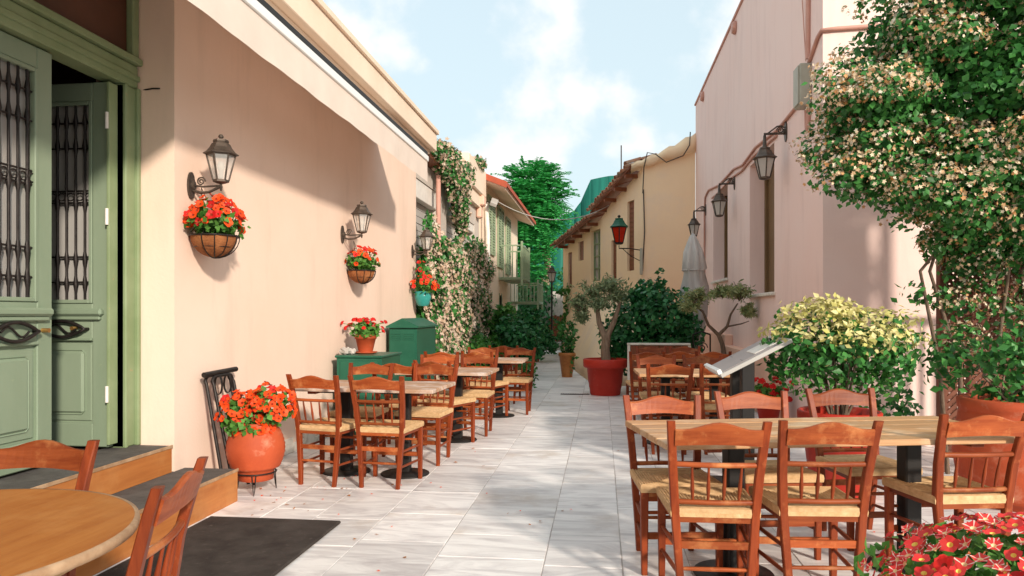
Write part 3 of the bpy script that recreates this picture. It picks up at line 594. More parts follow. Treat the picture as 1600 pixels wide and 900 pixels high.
# ================================================================ RIGHT: crooked yellow house at the bend
yh = thing('yellow_house', 'old yellow plastered house with ragged tile eaves and brown shutters', 'house', (1.0, 18.35, 0))
N_ = Vector((1.0, 18.36)); F_ = Vector((-1.28, 24.8)); dv = (F_-N_).normalized(); nv = Vector((-dv.y, dv.x))
TOP = [(0, 4.94), (1.02, 4.66), (3.0, 4.22), (3.02, 4.05), (6.85, 3.55)]
def topz(u):
    for (a, za), (b_, zb) in zip(TOP[:-1], TOP[1:]):
        if a <= u <= b_: return za+(zb-za)*(u-a)/(b_-a)
    return TOP[-1][1]
YH = [(.55, 1.02, 2.45, 4.24), (1.80, 2.2, 2.2, 3.35), (3.1, 3.95, 2.3, 3.8), (4.64, 5.16, 3.0, 3.6), (5.85, 6.3, 2.2, 3.35)]
mw, PY_ = pierced(N_, dv, nv, 6.85, 0, topz, YH, .16); mw.f = [f[::-1] for f in mw.f]; obj('wall', mw, M['yellow'], yh)
mb = MB(); mb.add([(1.0, 18.36, 0), (2.27, 18.36, 0), (2.27, 18.36, 5.3), (1.0, 18.36, 4.95)], [(0, 1, 2, 3)]); mb.add([(-1.28, 24.8, 0), (2.3, 25.5, 0), (2.3, 25.5, 3.5), (-1.28, 24.8, 3.5)], [(0, 1, 2, 3)])
[obj('end_wall', MB().add(mb.v[4*i:4*i+4], [(0, 1, 2, 3)]), M['yellow'], yh) for i in range(2)]
for i, (u0, u1, z0, z1) in enumerate(YH):
    if i == 2:
        w_ = obj('window', fbox(PY_, u0+.01, u1-.01, -.16, -.13, z0+.01, z1-.01), M['winglass'], yh); m = MB()
        for k in range(3): fbox(PY_, u0+.01+k*(u1-u0-.06)/2, u0+.05+k*(u1-u0-.06)/2, -.13, -.09, z0+.01, z1-.01, 0, m)
        for k in range(5): zz = z0+.01+k*(z1-z0-.06)/4; fbox(PY_, u0+.012, u1-.012, -.125, -.095, zz, zz+.035, 0, m)
        obj('frame', m, M['greend'], w_)
    else:
        w_ = obj('shutter', fbox(PY_, u0+.01, u1-.01, -.15, -.06, z0+.01, z1-.01, .004), M['browndoor'], yh); m = MB()
        for k in range(int((z1-z0)/.12)): fbox(PY_, u0+.05, u1-.05, -.058, -.045, z0+.05+k*.12, z0+.13+k*.12, 0, m)
        obj('louvres', m, M['browndoor'], w_)
# flared foot of the wall
mb = MB(); secs = []
for (u, gx, gy, zt) in ((6.8, -1.30, 24.75, 1.2), (5.0, -1.05, 21.5, 1.7), (3.4, -.72, 18.2, 1.9), (2.2, -.42, 15.9, 1.95), (1.2, -.18, 14.3, 2.0), (.6, .2, 13.7, 2.0), (.05, 1.0, 14.3, 1.95)):
    a = PY_(u, .005, zt); secs.append([(a.x, a.y, zt), (a.x*.6+gx*.4, a.y*.6+gy*.4, zt*.80), (a.x*.3+gx*.7, a.y*.3+gy*.7, zt*.5), (gx*.94+a.x*.06, gy*.94+a.y*.06, .22), (gx, gy, 0), (a.x+.3, a.y+.5, 0)])
mb.loft(secs, sm=True); obj('flared_base', mb, M['yellow'], yh)
# eaves: plaster strip, rafters and single barrel tiles
HT = MB()
for a in (0, .6, 1.2, 1.94, 2.54, 3.14): pass
bt = MB(); n = 7
for y in (0, 1):
    for k in range(n): a = PI*k/(n-1); rr = .095-.02*y; bt.v.append((rr*math.cos(a), y*.44, rr*math.sin(a)*.85))
for y in (0, 1):
    for k in range(n): a = PI*k/(n-1); rr = .08-.02*y; bt.v.append((rr*math.cos(a), y*.44, rr*math.sin(a)*.85-.004))
for k in range(n-1): bt.f += [(k, k+1, n+k+1, n+k), (2*n+k, 3*n+k, 3*n+k+1, 2*n+k+1), (k, 2*n+k, 2*n+k+1, k+1)]
bt.m = [0]*len(bt.f); bt.s = [True]*len(bt.f); BT = tomesh('barrel_tile', bt, M['rtile'])
rf = MB()
for (a, za), (b_, zb) in zip(TOP[:-1], TOP[1:]):
    if b_-a < .1: continue
    q = [[PY_(u, .34, z-.02), PY_(u, .34, z+.03), PY_(u, -1.6, z+.70), PY_(u, -1.6, z+.62)] for u, z in ((a-.02, za), (b_+.02, zb))]; rf.loft(q)
roof = obj('roof', rf, M['browndoor'], yh)
u = .0
while u < 6.9:
    z = topz(min(u, 6.85))
    for row in range(2):
        p = PY_(u, .42-row*.36+random.uniform(-.03, .03), z+.045+row*.13+random.uniform(-.012, .012)); o = inst('roof_tile', BT, roof, p)
        d = (-nv.x*.94, -nv.y*.94, .34); o.rotation_euler = Vector(d).to_track_quat('Y', 'Z').to_euler(); o.rotation_euler.z += random.uniform(-.06, .06)
    u += .185
for k in range(9):
    u = .3+k*.75; z = topz(min(u, 6.85)); m = fbox(PY_, u, u+.08, -.1, .33, z-.12, z-.025); obj('rafter', m, M['browndoor'], yh)
mb = MB(); secs = []
for i in range(13):
    t = i/12; x = .72+t*1.56; zt = 5.02+.72*t+.03*math.sin(i*2.1)-.12*math.sin(PI*t)*.4; zb = 4.86+.44*t+.03*math.sin(i*1.3); y0 = 18.20+.03*math.sin(i*1.7)
    secs.append([(x, y0, zb), (x, y0-.06, (zb+zt)/2), (x, y0+.02, zt), (x, y0+.6, zt+.03), (x, y0+.6, zb)])
mb.loft(secs, sm=True); obj('parapet', mb, M['yellow'], yh)
cd = MB(); cd.tube([(1.0, 18.3, 4.3), (1.02, 18.12, 4.9), (1.1, 18.08, 5.25), (1.3, 18.08, 5.2), (1.55, 18.08, 5.0), (1.95, 18.08, 5.15), (2.1, 18.08, 5.4), (2.12, 18.1, 5.72)], .014, 5); cd.tube([(1.02, 18.33, 4.4), (1.05, 18.33, 3.4), (1.0, 18.33, 2.4)], .014, 5)
o = obj('cable', cd, M['cable'], loc=(1.3, 18.1, 5)); tag(o, 'looping black cable across the top of the yellow house', 'cable')
mb = MB(); mb.tube([(.55, 21, 4.6), (.55, 21, 6.1)], .018, 5); o = obj('antenna_pole', mb, M['cable'], loc=(.55, 21, 4.6)); tag(o, 'thin bare pole standing above the yellow house roof', 'pole')
cd = MB(); pts = [Vector((-2.7, 18.6, 4.25)).lerp(Vector((.2, 20.6, 4.35)), t)-Vector((0, 0, 1.0*4*t*(1-t)*.45)) for t in np.linspace(0, 1, 14)]; cd.tube(pts, .012, 5)
o = obj('cable', cd, M['steel'], loc=(-1.2, 19.6, 4)); tag(o, 'thin pale cable sagging across the lane between the houses', 'cable')

# ---------------------------------------------------------------- behind the bend
gh = thing('netted_building', 'building wrapped in dark green netting beyond the yellow house', 'building', (0, 34, 0))
prof = [(-3.4, 5.0), (-2.8, 5.3), (-1.25, 6.1), (-.95, 6.5), (-.5, 7.5), (.3, 7.65), (2.6, 7.7)]
for (x0, z0), (x1, z1) in zip(prof[:-1], prof[1:]):
    k = max(1, int((x1-x0)/.45))
    for i in range(k):
        a, b_ = x0+(x1-x0)*i/k, x0+(x1-x0)*(i+1)/k; za, zb = z0+(z1-z0)*i/k, z0+(z1-z0)*(i+1)/k; bow = .05
        m = MB(); m.loft([[(a+(b_-a)*t, 34+bow*(1-4*(t-.5)**2)*-1, 0), (a+(b_-a)*t, 34-bow*(1-4*(t-.5)**2), za+(zb-za)*t), (a+(b_-a)*t, 36, za+(zb-za)*t), (a+(b_-a)*t, 36, 0)] for t in (0, .25, .5, .75, 1)], sm=True); obj('net_sheet', m, M['netgreen'], gh)
lw = thing('lane_end_wall', 'dark stone wall with a shabby gate closing the lane', 'wall', (-1.8, 28.2, 0))
mb = MB(); mb.box(-3.6, -1.0, 28.2, 28.5, 0, 2.2, .02); obj('wall', mb, M['stone'], lw)
m = MB()
for k in range(9): m.box(-2.0+k*.1, -1.91+k*.1, 28.12, 28.19, .25, 1.25+.02*(k % 3), .004)
obj('gate_boards', m, M['browndoor'], lw)
mb = MB(); mb.box(-2.6, -.95, 27.0, 27.7, 0, .14, .02); mb.box(-2.5, -1.0, 27.4, 28.1, .141, .28, .02); o = obj('lane_step', mb, M['stone'], loc=(-1.8, 27.5, 0)); tag(o, 'rough stone steps at the far end of the lane', 'steps')

# ================================================================ CHAIRS
def make_chair(label):
    t = thing('chair', label, 'chair', (0, 0, 0), 0, 'rush-seated wooden taverna chairs')
    def post(sx):
        m = MB(); secs = []
        for z, x, y, w, d in ((0, .148, -.015, .030, .032), (.15, .157, -.004, .034, .036), (.44, .178, .004, .038, .040), (.62, .190, -.022, .038, .036), (.80, .203, -.070, .037, .032), (.875, .209, -.094, .036, .028)):
            w /= 2; d /= 2; c = .004
            secs.append([(sx*x+a, y+b, z) for a, b in ((-w+c, -d), (w-c, -d), (w, -d+c), (w, d-c), (w-c, d), (-w+c, d), (-w, d-c), (-w, -d+c))])
        m.loft(secs); return m
    for sx in (-1, 1): obj('back_post', post(sx), M['woodv'], t)
    for sx in (-1, 1):
        m = MB(); secs = []
        for z, w in ((0, .030), (.2, .036), (.462, .040)):
            w /= 2; c = .004; x = sx*.195; y = .375
            secs.append([(x+a, y+b, z) for a, b in ((-w+c, -w), (w-c, -w), (w, -w+c), (w, w-c), (w-c, w), (-w+c, w), (-w, w-c), (-w, -w+c))])
        m.loft(secs); obj('front_leg', m, M['woodv'], t)
    # arched, slightly bowed top rail
    m = MB(); secs = []
    for i in range(13):
        q = i/12; x = -.19+.38*q; e = math.sin(PI*q); zt = .838+.034*math.sin(PI*max(0, min(1, (q-.08)/.84)))**2; zb = .762+.010*e; y0 = -.072-.022*e
        secs.append([(x, y0+.012, zb), (x, y0-.010, zb), (x, y0-.032, zt-.006), (x, y0-.024, zt), (x, y0-.012, zt), (x, y0-.006, zt-.008)])
    m.loft(secs, sm=False); obj('top_rail', m, M['woodh'], t)
    for z, y, hw, bow in ((.672, -.034, .186, .018), (.497, -.004, .178, .014)):
        m = MB(); pts = [(-hw+2*hw*i/8, y-bow*math.sin(PI*i/8), z) for i in range(9)]; m.tube(pts, .0125, 8); obj('back_rail', m, M['woodh'], t)
    for k in range(4):
        x = -.105+.07*k; e = math.sin(PI*(x+.18)/.36); m = MB(); a = Vector((x*.97, -.004-.014*e, .502)); b = Vector((x*1.04, -.034-.018*e, .667))
        m.tube([a, a.lerp(b, .2), a.lerp(b, .38), a.lerp(b, .75), b], [.0055, .0075, .0095, .0065, .005], 7); obj('spindle', m, M['woodv'], t)
    # seat rails
    for p, q, n_ in (((-.178, .0, .425), (-.195, .375, .425), 'woodd'), ((.178, .0, .425), (.195, .375, .425), 'woodd'), ((-.195, .375, .425), (.195, .375, .425), 'woodh'), ((-.178, 0, .425), (.178, 0, .425), 'woodh')):
        m = MB(); p = Vector(p); q = Vector(q); s = (q-p).normalized().cross(Vector((0, 0, 1)))*.009; u = Vector((0, 0, .022))
        m.loft([[c-s-u, c+s-u, c+s+u, c-s+u] for c in (p, q)]); obj('seat_rail', m, M[n_], t)
    # woven rush seat: concentric strands in four triangles, folded over the rails
    m = MB(); K = 13
    def ring(f, z): 
        c = Vector((0, .195, z)); co = [(-.198, -.012), (.198, -.012), (.217, .402), (-.217, .402)]
        return [Vector((x, y, z)).lerp(c, f) for x, y in co]
    prof = [(0.0, .428), (-.012, .448), (.0, .468)]
    for k in range(K):
        f0 = .01+.985*k/K; f1 = .01+.985*(k+1)/K; zz = .4715-.010*math.sin(PI*min(1, (k+.5)/K))
        prof += [(f0+.1*(f1-f0), zz-.0025), ((f0+f1)/2, zz+.0015), (f1-.02*(f1-f0), zz-.003)]
    for a, b in zip(prof[:-1], prof[1:]):
        r0, r1 = ring(*a), ring(*b)
        for i in range(4): m.add([r0[i], r0[(i+1) % 4], r1[(i+1) % 4], r1[i]], [(0, 1, 2, 3)])
    m.add(ring(.02, .43), [(3, 2, 1, 0)]); obj('rush_seat', m, M['rush'], t)
    def bar(p, q, r, mm, flat=False):
        m = MB(); p = Vector(p); q = Vector(q)
        if flat: s = (q-p).normalized().cross(Vector((0, 0, 1)))*.008; u = Vector((0, 0, .017)); m.loft([[c-s-u, c+s-u, c+s+u, c-s+u] for c in (p, q)])
        else: m.tube([p, p.lerp(q, .5), q], [r*.8, r, r*.8], 7)
        obj('stretcher', m, M[mm], t)
    for sx in (-1, 1):
        bar((sx*.158, 0, .16), (sx*.195, .375, .16), .011, 'woodd'); bar((sx*.165, 0, .28), (sx*.195, .375, .28), .011, 'woodd')
    bar((-.195, .375, .20), (.195, .375, .20), .012, 'woodh', True); bar((-.195, .375, .32), (.195, .375, .32), .011, 'woodh')
    bar((-.158, 0, .19), (.158, 0, .19), .011, 'woodh'); bar((-.166, 0, .30), (.166, 0, .30), .011, 'woodh', True)
    return t
AWAY, CAM_ = 0, PI
CH = [  # x, y of the rear legs, turn (0 = back towards the viewer), label
 (-2.21, 5.56, R(-10), 'wooden chair with rush seat nearest the orange flower urn, its back turned'),
 (-1.70, 5.53, R(-5), 'wooden chair at the alley end of the urn table, its back to the viewer'),
 (-2.19, 6.74, CAM_+R(-3), 'wooden chair facing the viewer across the table by the urn, before the green cabinet'),
 (-1.58, 6.80, CAM_+R(-8), 'wooden chair facing the viewer at the alley end of the urn table, far side'),
 (-2.00, 7.02, R(-2), 'wooden chair back to the viewer, wall side of the second left table'),
 (-1.66, 7.33, R(-22), 'wooden chair turned aside beside the pedestal of the second left table, alley side'),
 (-1.86, 8.26, CAM_, 'wooden chair facing the viewer beyond the second left table, before the tall green box'),
 (-1.42, 8.38, CAM_+R(-5), 'wooden chair facing the viewer beyond the second left table, alley side'),
 (-1.53, 9.22, R(-18), 'wooden chair turned aside at the alley end of the third left table, near side'),
 (-1.98, 9.10, R(-3), 'wooden chair back to the viewer at the wall end of the third left table'),
 (-1.14, 10.15, CAM_+R(-6), 'wooden chair facing the viewer at the alley end of the farthest left table'),
 (-1.66, 10.2, CAM_, 'wooden chair facing the viewer at the wall end of the farthest left table'),
 (-1.45, 10.95, AWAY, 'rearmost wooden chair of the left row, standing beyond the last table'),
 (.51, 3.42, R(2), 'large near wooden chair at the left end of the right foreground table, back to viewer'),
 (1.00, 3.50, R(5), 'near wooden chair at the middle of the right foreground table, back to viewer'),
 (1.79, 3.82, R(11), 'near wooden chair turned left behind the striped petunias, back to viewer'),
 (.36, 4.26, CAM_+R(8), 'wooden chair facing the viewer over the near right table, its open alley end'),
 (.92, 4.55, CAM_+R(10), 'wooden chair facing the viewer across the near right table, below the tilted menu board'),
 (1.52, 4.80, CAM_+R(12), 'wooden chair facing the viewer across the near right table, before the variegated bush'),
 (.64, 7.20, R(3), 'wooden chair back to viewer at the alley end of the shaded middle right table'),
 (1.14, 7.25, R(4), 'wooden chair back to viewer at the shaded middle table, partly behind the menu board'),
 (.62, 8.45, CAM_+R(3), 'wooden chair facing the viewer over the shaded middle right table, alley side'),
 (1.14, 8.5, CAM_, 'wooden chair facing the viewer over the shaded middle right table, wall side'),
 (.56, 9.45, R(4), 'wooden chair back to viewer at the last shaded right table, alley side'),
 (.98, 9.6, AWAY, 'wooden chair back to viewer at the last shaded right table, middle place'),
 (1.40, 9.6, R(-4), 'wooden chair back to viewer at the last shaded right table, wall side'),
 (.72, 10.85, CAM_, 'wooden chair facing the viewer before the brown panel, nearest the red olive pot'),
 (1.20, 10.85, CAM_, 'wooden chair facing the viewer before the brown panel, wall side'),
 (-2.09, 2.44, CAM_+R(3), 'wooden chair facing the viewer behind the round foreground table'),
 (-1.345, 2.06, R(104), 'wooden chair seen from the side at the right of the round foreground table'),
]
ch0 = make_chair(CH[0][3])
for i, (x, y, rz, lab) in enumerate(CH):
    if i == 0: ch0.location = (x, y, .001); ch0.rotation_euler = (0, 0, rz)
    else: dup(ch0, (x, y, .001), rz, lab)

# ================================================================ TABLES
def make_table(label, loc, rz, L, Wd, peds, pm='plank', nb=5, H=.75):
    t = thing('table', label, 'table', (0, 0, 0), 0, 'rectangular taverna tables')
    y = -Wd/2; w = Wd/nb
    for k in range(nb):
        m = MB(); m.box(-L/2+random.uniform(0, .006), L/2-random.uniform(0, .006), y+.0015, y+w-.0015, H-.032+random.uniform(-.001, .001), H+random.uniform(-.0015, .001), .004); obj('plank', m, M[pm], t, loc=(0, y+w/2, H)); y += w
    for e in (-1, 1): m = MB(); m.box(e*L*.36-.035, e*L*.36+.035, -Wd/2+.06, Wd/2-.06, H-.058, H-.034, .003); obj('batten', m, M['woodd'], t)
    for px in peds:
        m = MB(); m.box(px-.045, px+.045, -.045, .045, .02, H-.06, .008); obj('pedestal', m, M['postdark'], t, loc=(px, 0, 0))
        m = MB(); m.lathe([(.20, 0), (.205, .006), (.20, .014), (.06, .026), (.0, .026)], 28, M=Matrix.Translation((px, 0, 0))); obj('base_disc', m, M['postdark'], t, loc=(px, 0, 0))
        m = MB(); m.box(px-.17, px+.17, -.16, .16, H-.0635, H-.0585, .001); obj('top_bracket', m, M['postdark'], t, loc=(px, 0, 0))
    t.location = loc; t.rotation_euler = (0, 0, rz); return t
make_table('weathered plank table nearest the orange flower urn, on two black pedestals', (-1.90, 6.05, .0005), R(-3), 1.22, .72, (-.26, .26), 'plankw')
make_table('weathered whitish table, second in the left row, beside the tall green box', (-1.62, 7.72, .0005), R(-2), .98, .72, (.1,), 'plankw')
make_table('pale topped table, last in the left row', (-1.46, 9.62, .0005), 0, .95, .72, (.12,), 'plankw')
make_table('long varnished plank table in the right foreground with chairs on both sides', (1.115, 4.02, .0005), R(13), 1.86, .74, (-.45, .52))
make_table('shaded varnished table in the middle of the right row, behind the menu board', (.88, 7.82, .0005), R(2), 1.05, .74, (-.22, .28))
make_table('shaded table in front of the brown panel, last in the right row', (.98, 10.2, .0005), 0, 1.1, .72, (0,))
rt = thing('round_table', 'round varnished wooden table top in the left foreground', 'table', (-1.86, 1.74, 0))
T_ = Matrix.Translation((-1.86, 1.74, 0))
mb = MB(); mb.lathe([(0, .7495), (.566, .75), (.566, .735), (0, .735)], 72, M=T_, sm=False); mb.f = [f[::-1] for f in mb.f]; obj('tabletop', mb, M['round'], rt)
mb = MB(); mb.lathe([(.566, .722), (.578, .724), (.581, .737), (.578, .749), (.566, .7504)], 72, M=T_, cap=False); obj('worn_edge', mb, M['edge'], rt)
mb = MB(); mb.lathe([(.035, .02), (.035, .734)], 16, M=T_); obj('pedestal', mb, M['postdark'], rt)
mb = MB(); mb.lathe([(.24, .001), (.24, .012), (.05, .03), (0, .03)], 28, M=T_); obj('base_disc', mb, M['postdark'], rt)

# ================================================================ LANTERNS
def hexlant(mb_body, z0, s, M_): pass
def lantern(label, wall, cat='wall lamp', hang=False, s=1.0, face=1, glassm='clear', metal='iron', roofm=None, group='wall lanterns', reach=.24, bulb=True, armup=0, plate=True):
    """built at the origin with the wall plane x=0 and the arm towards +x, then turned; face=-1 turns it to -x"""
    t = thing('wall_lantern', label, cat, (0, 0, 0), 0, group); mm = M[metal]; rm = M[roofm or metal]
    cx_ = reach
    zb = .02 if not hang else -.46*s
    T_ = Matrix.Translation((cx_, 0, zb)) @ Matrix.Scale(s, 4)
    if plate:
        m = MB(); m.prism([(.045*math.cos(a), .10*math.sin(a)) for a in np.linspace(0, 2*PI, 17)[:-1]], lambda a, b, h: (h, a*s, b*s), 0.001, .016); m.prism([(.02*math.cos(a), .03*math.sin(a)) for a in np.linspace(0, 2*PI, 13)[:-1]], lambda a, b, h: (h, a*s, b*s), .016, .04); obj('back_plate', m, mm, t)
        m = MB()
        if not hang:
            m.tube([(.02, 0, -.035), (.08, 0, -.055), (.15, 0, -.05), (cx_-.02, 0, -.02), (cx_, 0, .0), (cx_, 0, .024)], .010*s, 7); m.tube([(.03, 0, .0), (.10, 0, -.01), (cx_, 0, -.005)], .008*s, 6)
            m.tube([(cx_, 0, -.01), (cx_, 0, -.045)], [.014, .006], 7)
        else:
            m.tube([(.02, 0, -.02), (cx_*.5, 0, -.02), (cx_+.01, 0, -.02)], .012*s, 7); m.tube([(.02, 0, .05), (.06, 0, .075), (.11, 0, .07), (cx_-.04, 0, -.012)], .008*s, 6)
        obj('arm', m, mm, t)
        m = MB(); c = (.085, .028) if not hang else (.075, .022)
        pts = [(c[0]+(.034-.0042*k/3)*s*math.cos(k*.55), 0, c[1]+(.034-.0042*k/3)*s*math.sin(k*.55)) for k in range(22)]; m.tube(pts, .006*s, 5); obj('scroll', m, mm, t)
    H = .20; r0, r1 = .052, .098
    m = MB(); m.lathe([(.0, -.012), (.03, -.010), (r0+.004, .0), (r0+.006, .016), (.0, .016)], 6, M=T_, sm=False, ph=PI/6); obj('base_cup', m, mm, t); m = MB(); m.lathe([(r1+.004, H-.008), (r1+.008, H+.001), (r1-.012, H+.001), (r1-.012, H-.008)], 6, M=T_, sm=False, ph=PI/6); obj('eave_ring', m, mm, t)
    for k in range(6):
        a = PI/6+k*PI/3; m = MB(); m.tube([T_ @ Vector((r*math.cos(a), r*math.sin(a), z)) for r, z in ((r0+.002, .012), (r1+.002, H))], .0065*s, 5); obj('rib', m, mm, t)
        a2 = a+PI/3; m = MB()
        m.add([T_ @ Vector((r*math.cos(q), r*math.sin(q), z)) for r, q, z in ((r0-.001, a, .016), (r0-.001, a2, .016), (r1-.003, a2, H-.006), (r1-.003, a, H-.006))], [(0, 1, 2, 3)]); obj('pane', m, M[glassm], t)
    m = MB(); m.lathe([(.122, H), (.124, H+.006), (.10, H+.022), (.078, H+.05), (.064, H+.078), (.050, H+.088)], 6, M=T_, sm=False, ph=PI/6); m.lathe([(.052, H+.086), (.056, H+.095), (.052, H+.108), (.0, H+.110)], 6, M=T_, sm=False, ph=PI/6); obj('roof', m, rm, t)
    m = MB(); m.lathe([(.010, H+.108), (.008, H+.118), (.018, H+.126), (.020, H+.134), (.012, H+.146), (.0, H+.150)] if not hang else [(.03, H+.108), (.02, H+.125), (.014, H+.23), (0, H+.23)], 10, M=T_); obj('finial', m, mm, t)
    if bulb:
        m = MB(); m.lathe([(.016, .03), (.016, .07), (.022, .09), (.028, .12), (.018, .145), (0, .152)], 10, M=T_); obj('bulb', m, M['frost'], t)
    t.location = wall; t.rotation_euler = (0, 0, 0 if face == 1 else PI); return t
lantern('dark bronze lantern nearest the green door, above the basket of orange petunias', (XW, 5.08, 2.29), metal='bronze')
lantern('dark lantern at the middle of the peach wall, above the second basket', (XW, 8.26, 2.27), metal='bronze', s=1.04)
lantern('dark lantern against the jasmine, above the turquoise hanging pot', (XW, 11.45, 2.34), metal='bronze', s=1.04)
lantern('grey hanging lantern nearest the jasmine on the pink wall', (2.27, 9.45, 3.60), hang=True, s=1.25, face=-1, glassm='frost', metal='bronze', bulb=False, reach=.26)
lantern('middle one of three hanging lanterns on the pink wall', (2.27, 13.0, 3.60), hang=True, s=1.25, face=-1, glassm='frost', metal='bronze', bulb=False, reach=.26)
lantern('farthest of three hanging lanterns on the pink wall, over the closed parasol', (2.27, 16.5, 3.62), hang=True, s=1.25, face=-1, glassm='frost', metal='bronze', bulb=False, reach=.26)
rl = lantern('lantern with glowing red panes on a bracket from the yellow house', (.42, 18.0, 3.02), hang=False, s=2.0, glassm='redglass', metal='iron', roofm='boxgreen', reach=0, bulb=False, plate=False, group=None)
mb = MB(); mb.tube([(.42, 18.0, 3.0), (.42, 18.0, 2.93), (.7, 18.1, 2.93), (.98, 18.3, 2.90)], .014, 6); mb.tube([(.5, 18.03, 2.93), (.7, 18.1, 2.75), (.98, 18.3, 2.62)], .010, 5)
o = obj('bracket', mb, M['iron'], None); o.parent = rl; o.location = -rl.location
mb = MB(); mb.box(.93, 1.0, 18.24, 18.34, 2.3, 2.95, .01); o = obj('terminal_box', mb, M['jbox'], loc=(.96, 18.3, 2.6)); tag(o, 'narrow grey terminal box on the corner of the yellow house', 'junction box')
fl_ = lantern('small pale lantern glimpsed at the dark end of the lane', (-1.68, 25.0, 2.40), hang=False, s=1.6, glassm='frost', metal='bronze', reach=0, bulb=False, plate=False, group=None)
mb = MB(); mb.tube([(-1.68, 25, 0), (-1.68, 25, 2.40)], .03, 8); o = obj('post', mb, M['iron']); o.parent = fl_; o.location = -fl_.location

# ================================================================ HANGING BASKETS AND POTS ON THE LEFT
def foliage(parent, blobs, n, size, m, name='foliage', **k):
    p, d = blob_pts(blobs, n, **{q: k.pop(q) for q in ('shell', 'rough') if q in k}); return scatter(name, p, d, size, LEAF, LEAFF, M[m], parent, **k)
def basket(label, y, z, r, nb, seed, sx=1.0, drop=0):
    t = thing('hanging_basket', label, 'flower basket', (XW, y, z), 0, 'hanging flower baskets'); c = Vector((XW+r*.95, y, z))
    m = MB(); K = 20
    vs = []; 
    for q in range(7):
        a = PI/2*q/6
        for k in range(K): an = 2*PI*k/K; bulge = 1+.035*math.cos(an*7); vs.append((c.x+r*math.cos(a)*math.cos(an)*bulge*.95, c.y+r*math.cos(a)*math.sin(an)*bulge, c.z-r*.92*math.sin(a)))
    m.add(vs, [(q*K+k, (q+1)*K+k, (q+1)*K+(k+1) % K, q*K+(k+1) % K) for q in range(6) for k in range(K)], 0, True); obj('coir_liner', m, M['coir'], t)
    for k in range(7):
        an = -PI/2+PI*k/6+PI*0; m = MB(); m.tube([(c.x+(r*1.03)*math.cos(a)*math.cos(an), c.y+(r*1.05)*math.cos(a)*math.sin(an), c.z-r*.95*math.sin(a)) for a in np.linspace(0, PI/2, 8)], .004, 5); obj('wire', m, M['iron'], t)
    m = MB(); m.tube([(c.x+r*math.cos(a), c.y+r*1.03*math.sin(a), c.z) for a in np.linspace(0, 2*PI, 25)[:-1]], .007, 5, closed=True); m.tube([(c.x+r*.8*math.cos(a), c.y+r*.82*math.sin(a), c.z-r*.48) for a in np.linspace(0, 2*PI, 25)[:-1]], .004, 5, closed=True); obj('rim_wire', m, M['iron'], t)
    m = MB(); m.tube([(c.x, c.y-r*.9, c.z), (c.x-r*.6, c.y, c.z+.36), (c.x, c.y+r*.9, c.z)], .003, 4); obj('hanger', m, M['iron'], t)
    fc = (c.x+.01, c.y+sx*.0, c.z+.12); fr = (r*1.05, r*1.22*sx, .13)
    foliage(t, [(fc, fr), ((c.x+.03, c.y+sx*.10, c.z+.08), (r*.9, r*1.05, .07)), ((c.x+.02, c.y-.1, c.z+.08), (r*.9, r*.9, .07))], 520, .05, 'lf_pet', wid=.8)
    m = MB()
    for k in range(26):
        a = rng.uniform(0, 2*PI); q = rng.uniform(.6, 1.2); p1 = (c.x+r*q*math.cos(a), c.y+r*q*1.2*math.sin(a), c.z+rng.uniform(.02, .25)); m.tube([(c.x, c.y, c.z), ((c.x+p1[0])/2, (c.y+p1[1])/2, c.z+.12), p1], .003, 4)
    obj('stems', m, M['lf_pet'], t, kind='stuff')
    bloom(t, (c.x+.01, c.y, c.z+.13), (r*1.15, r*1.36*sx, .17), nb, [BLO, BLO, BLO, BLR], view=(.5, -.8, .25), zmin=-.4, sc=(.75, 1.2))
    return t
basket('coir basket full of orange red petunias under the first lantern', 5.13, 1.92, .17, 58, 1)
basket('coir basket of trailing red petunias under the middle lantern', 8.50, 1.86, .165, 36, 2, 1.15)
tp = thing('hanging_pot', 'turquoise pot of red flowers hanging before the jasmine', 'flower pot', (XW, 11.45, 1.6), 0, None)
mb = MB(); mb.lathe([(.07, 1.47), (.10, 1.5), (.13, 1.60), (.135, 1.70), (.12, 1.70), (.11, 1.66), (0, 1.65)], 18, M=Matrix.Translation((-2.82, 11.45, .0))); obj('pot', mb, M['teal'], tp)
foliage(tp, [((-2.80, 11.42, 1.78), (.2, .2, .14)), ((-2.85, 11.4, 2.0), (.08, .08, .2))], 300, .055, 'lf_pet', wid=.8)
bloom(tp, (-2.80, 11.42, 1.80), (.24, .28, .16), 26, [BLO, BLR], sc=(1, 1.5), view=(.3, -.9, .2)); bloom(tp, (-2.84, 11.4, 2.05), (.07, .07, .2), 6, [BLR], sc=(1, 1.4))

# urn of orange petunias in its wire stand
ux, uy = -2.60, 5.30
ps = thing('plant_stand', 'thin wire stand carrying the big terracotta urn', 'plant stand', (ux, uy, 0))
mb = MB(); mb.tube([(ux+.15*math.cos(a), uy+.15*math.sin(a), .155) for a in np.linspace(0, 2*PI, 25)[:-1]], .006, 5, closed=True); obj('ring', mb, M['iron'], ps)
for k in range(3):
    a = -1.2+k*2*PI/3; e = Vector((math.cos(a), math.sin(a), 0)); sde = Vector((-e.y, e.x, 0))*.014; c = Vector((ux, uy, 0)); m = MB()
    m.tube([c+e*.15+sde+Vector((0, 0, .155)), c+e*.16+sde*.4+Vector((0, 0, .04)), c+e*.165+Vector((0, 0, .004)), c+e*.16-sde*.4+Vector((0, 0, .04)), c+e*.15-sde+Vector((0, 0, .155))], .004, 5); obj('leg', m, M['iron'], ps)
ur = thing('flower_urn', 'round ribbed terracotta urn overflowing with orange petunias', 'flower pot', (ux, uy, .1))
pr = [(.115, .095), (.13, .10), (.128, .15), (.145, .18)]
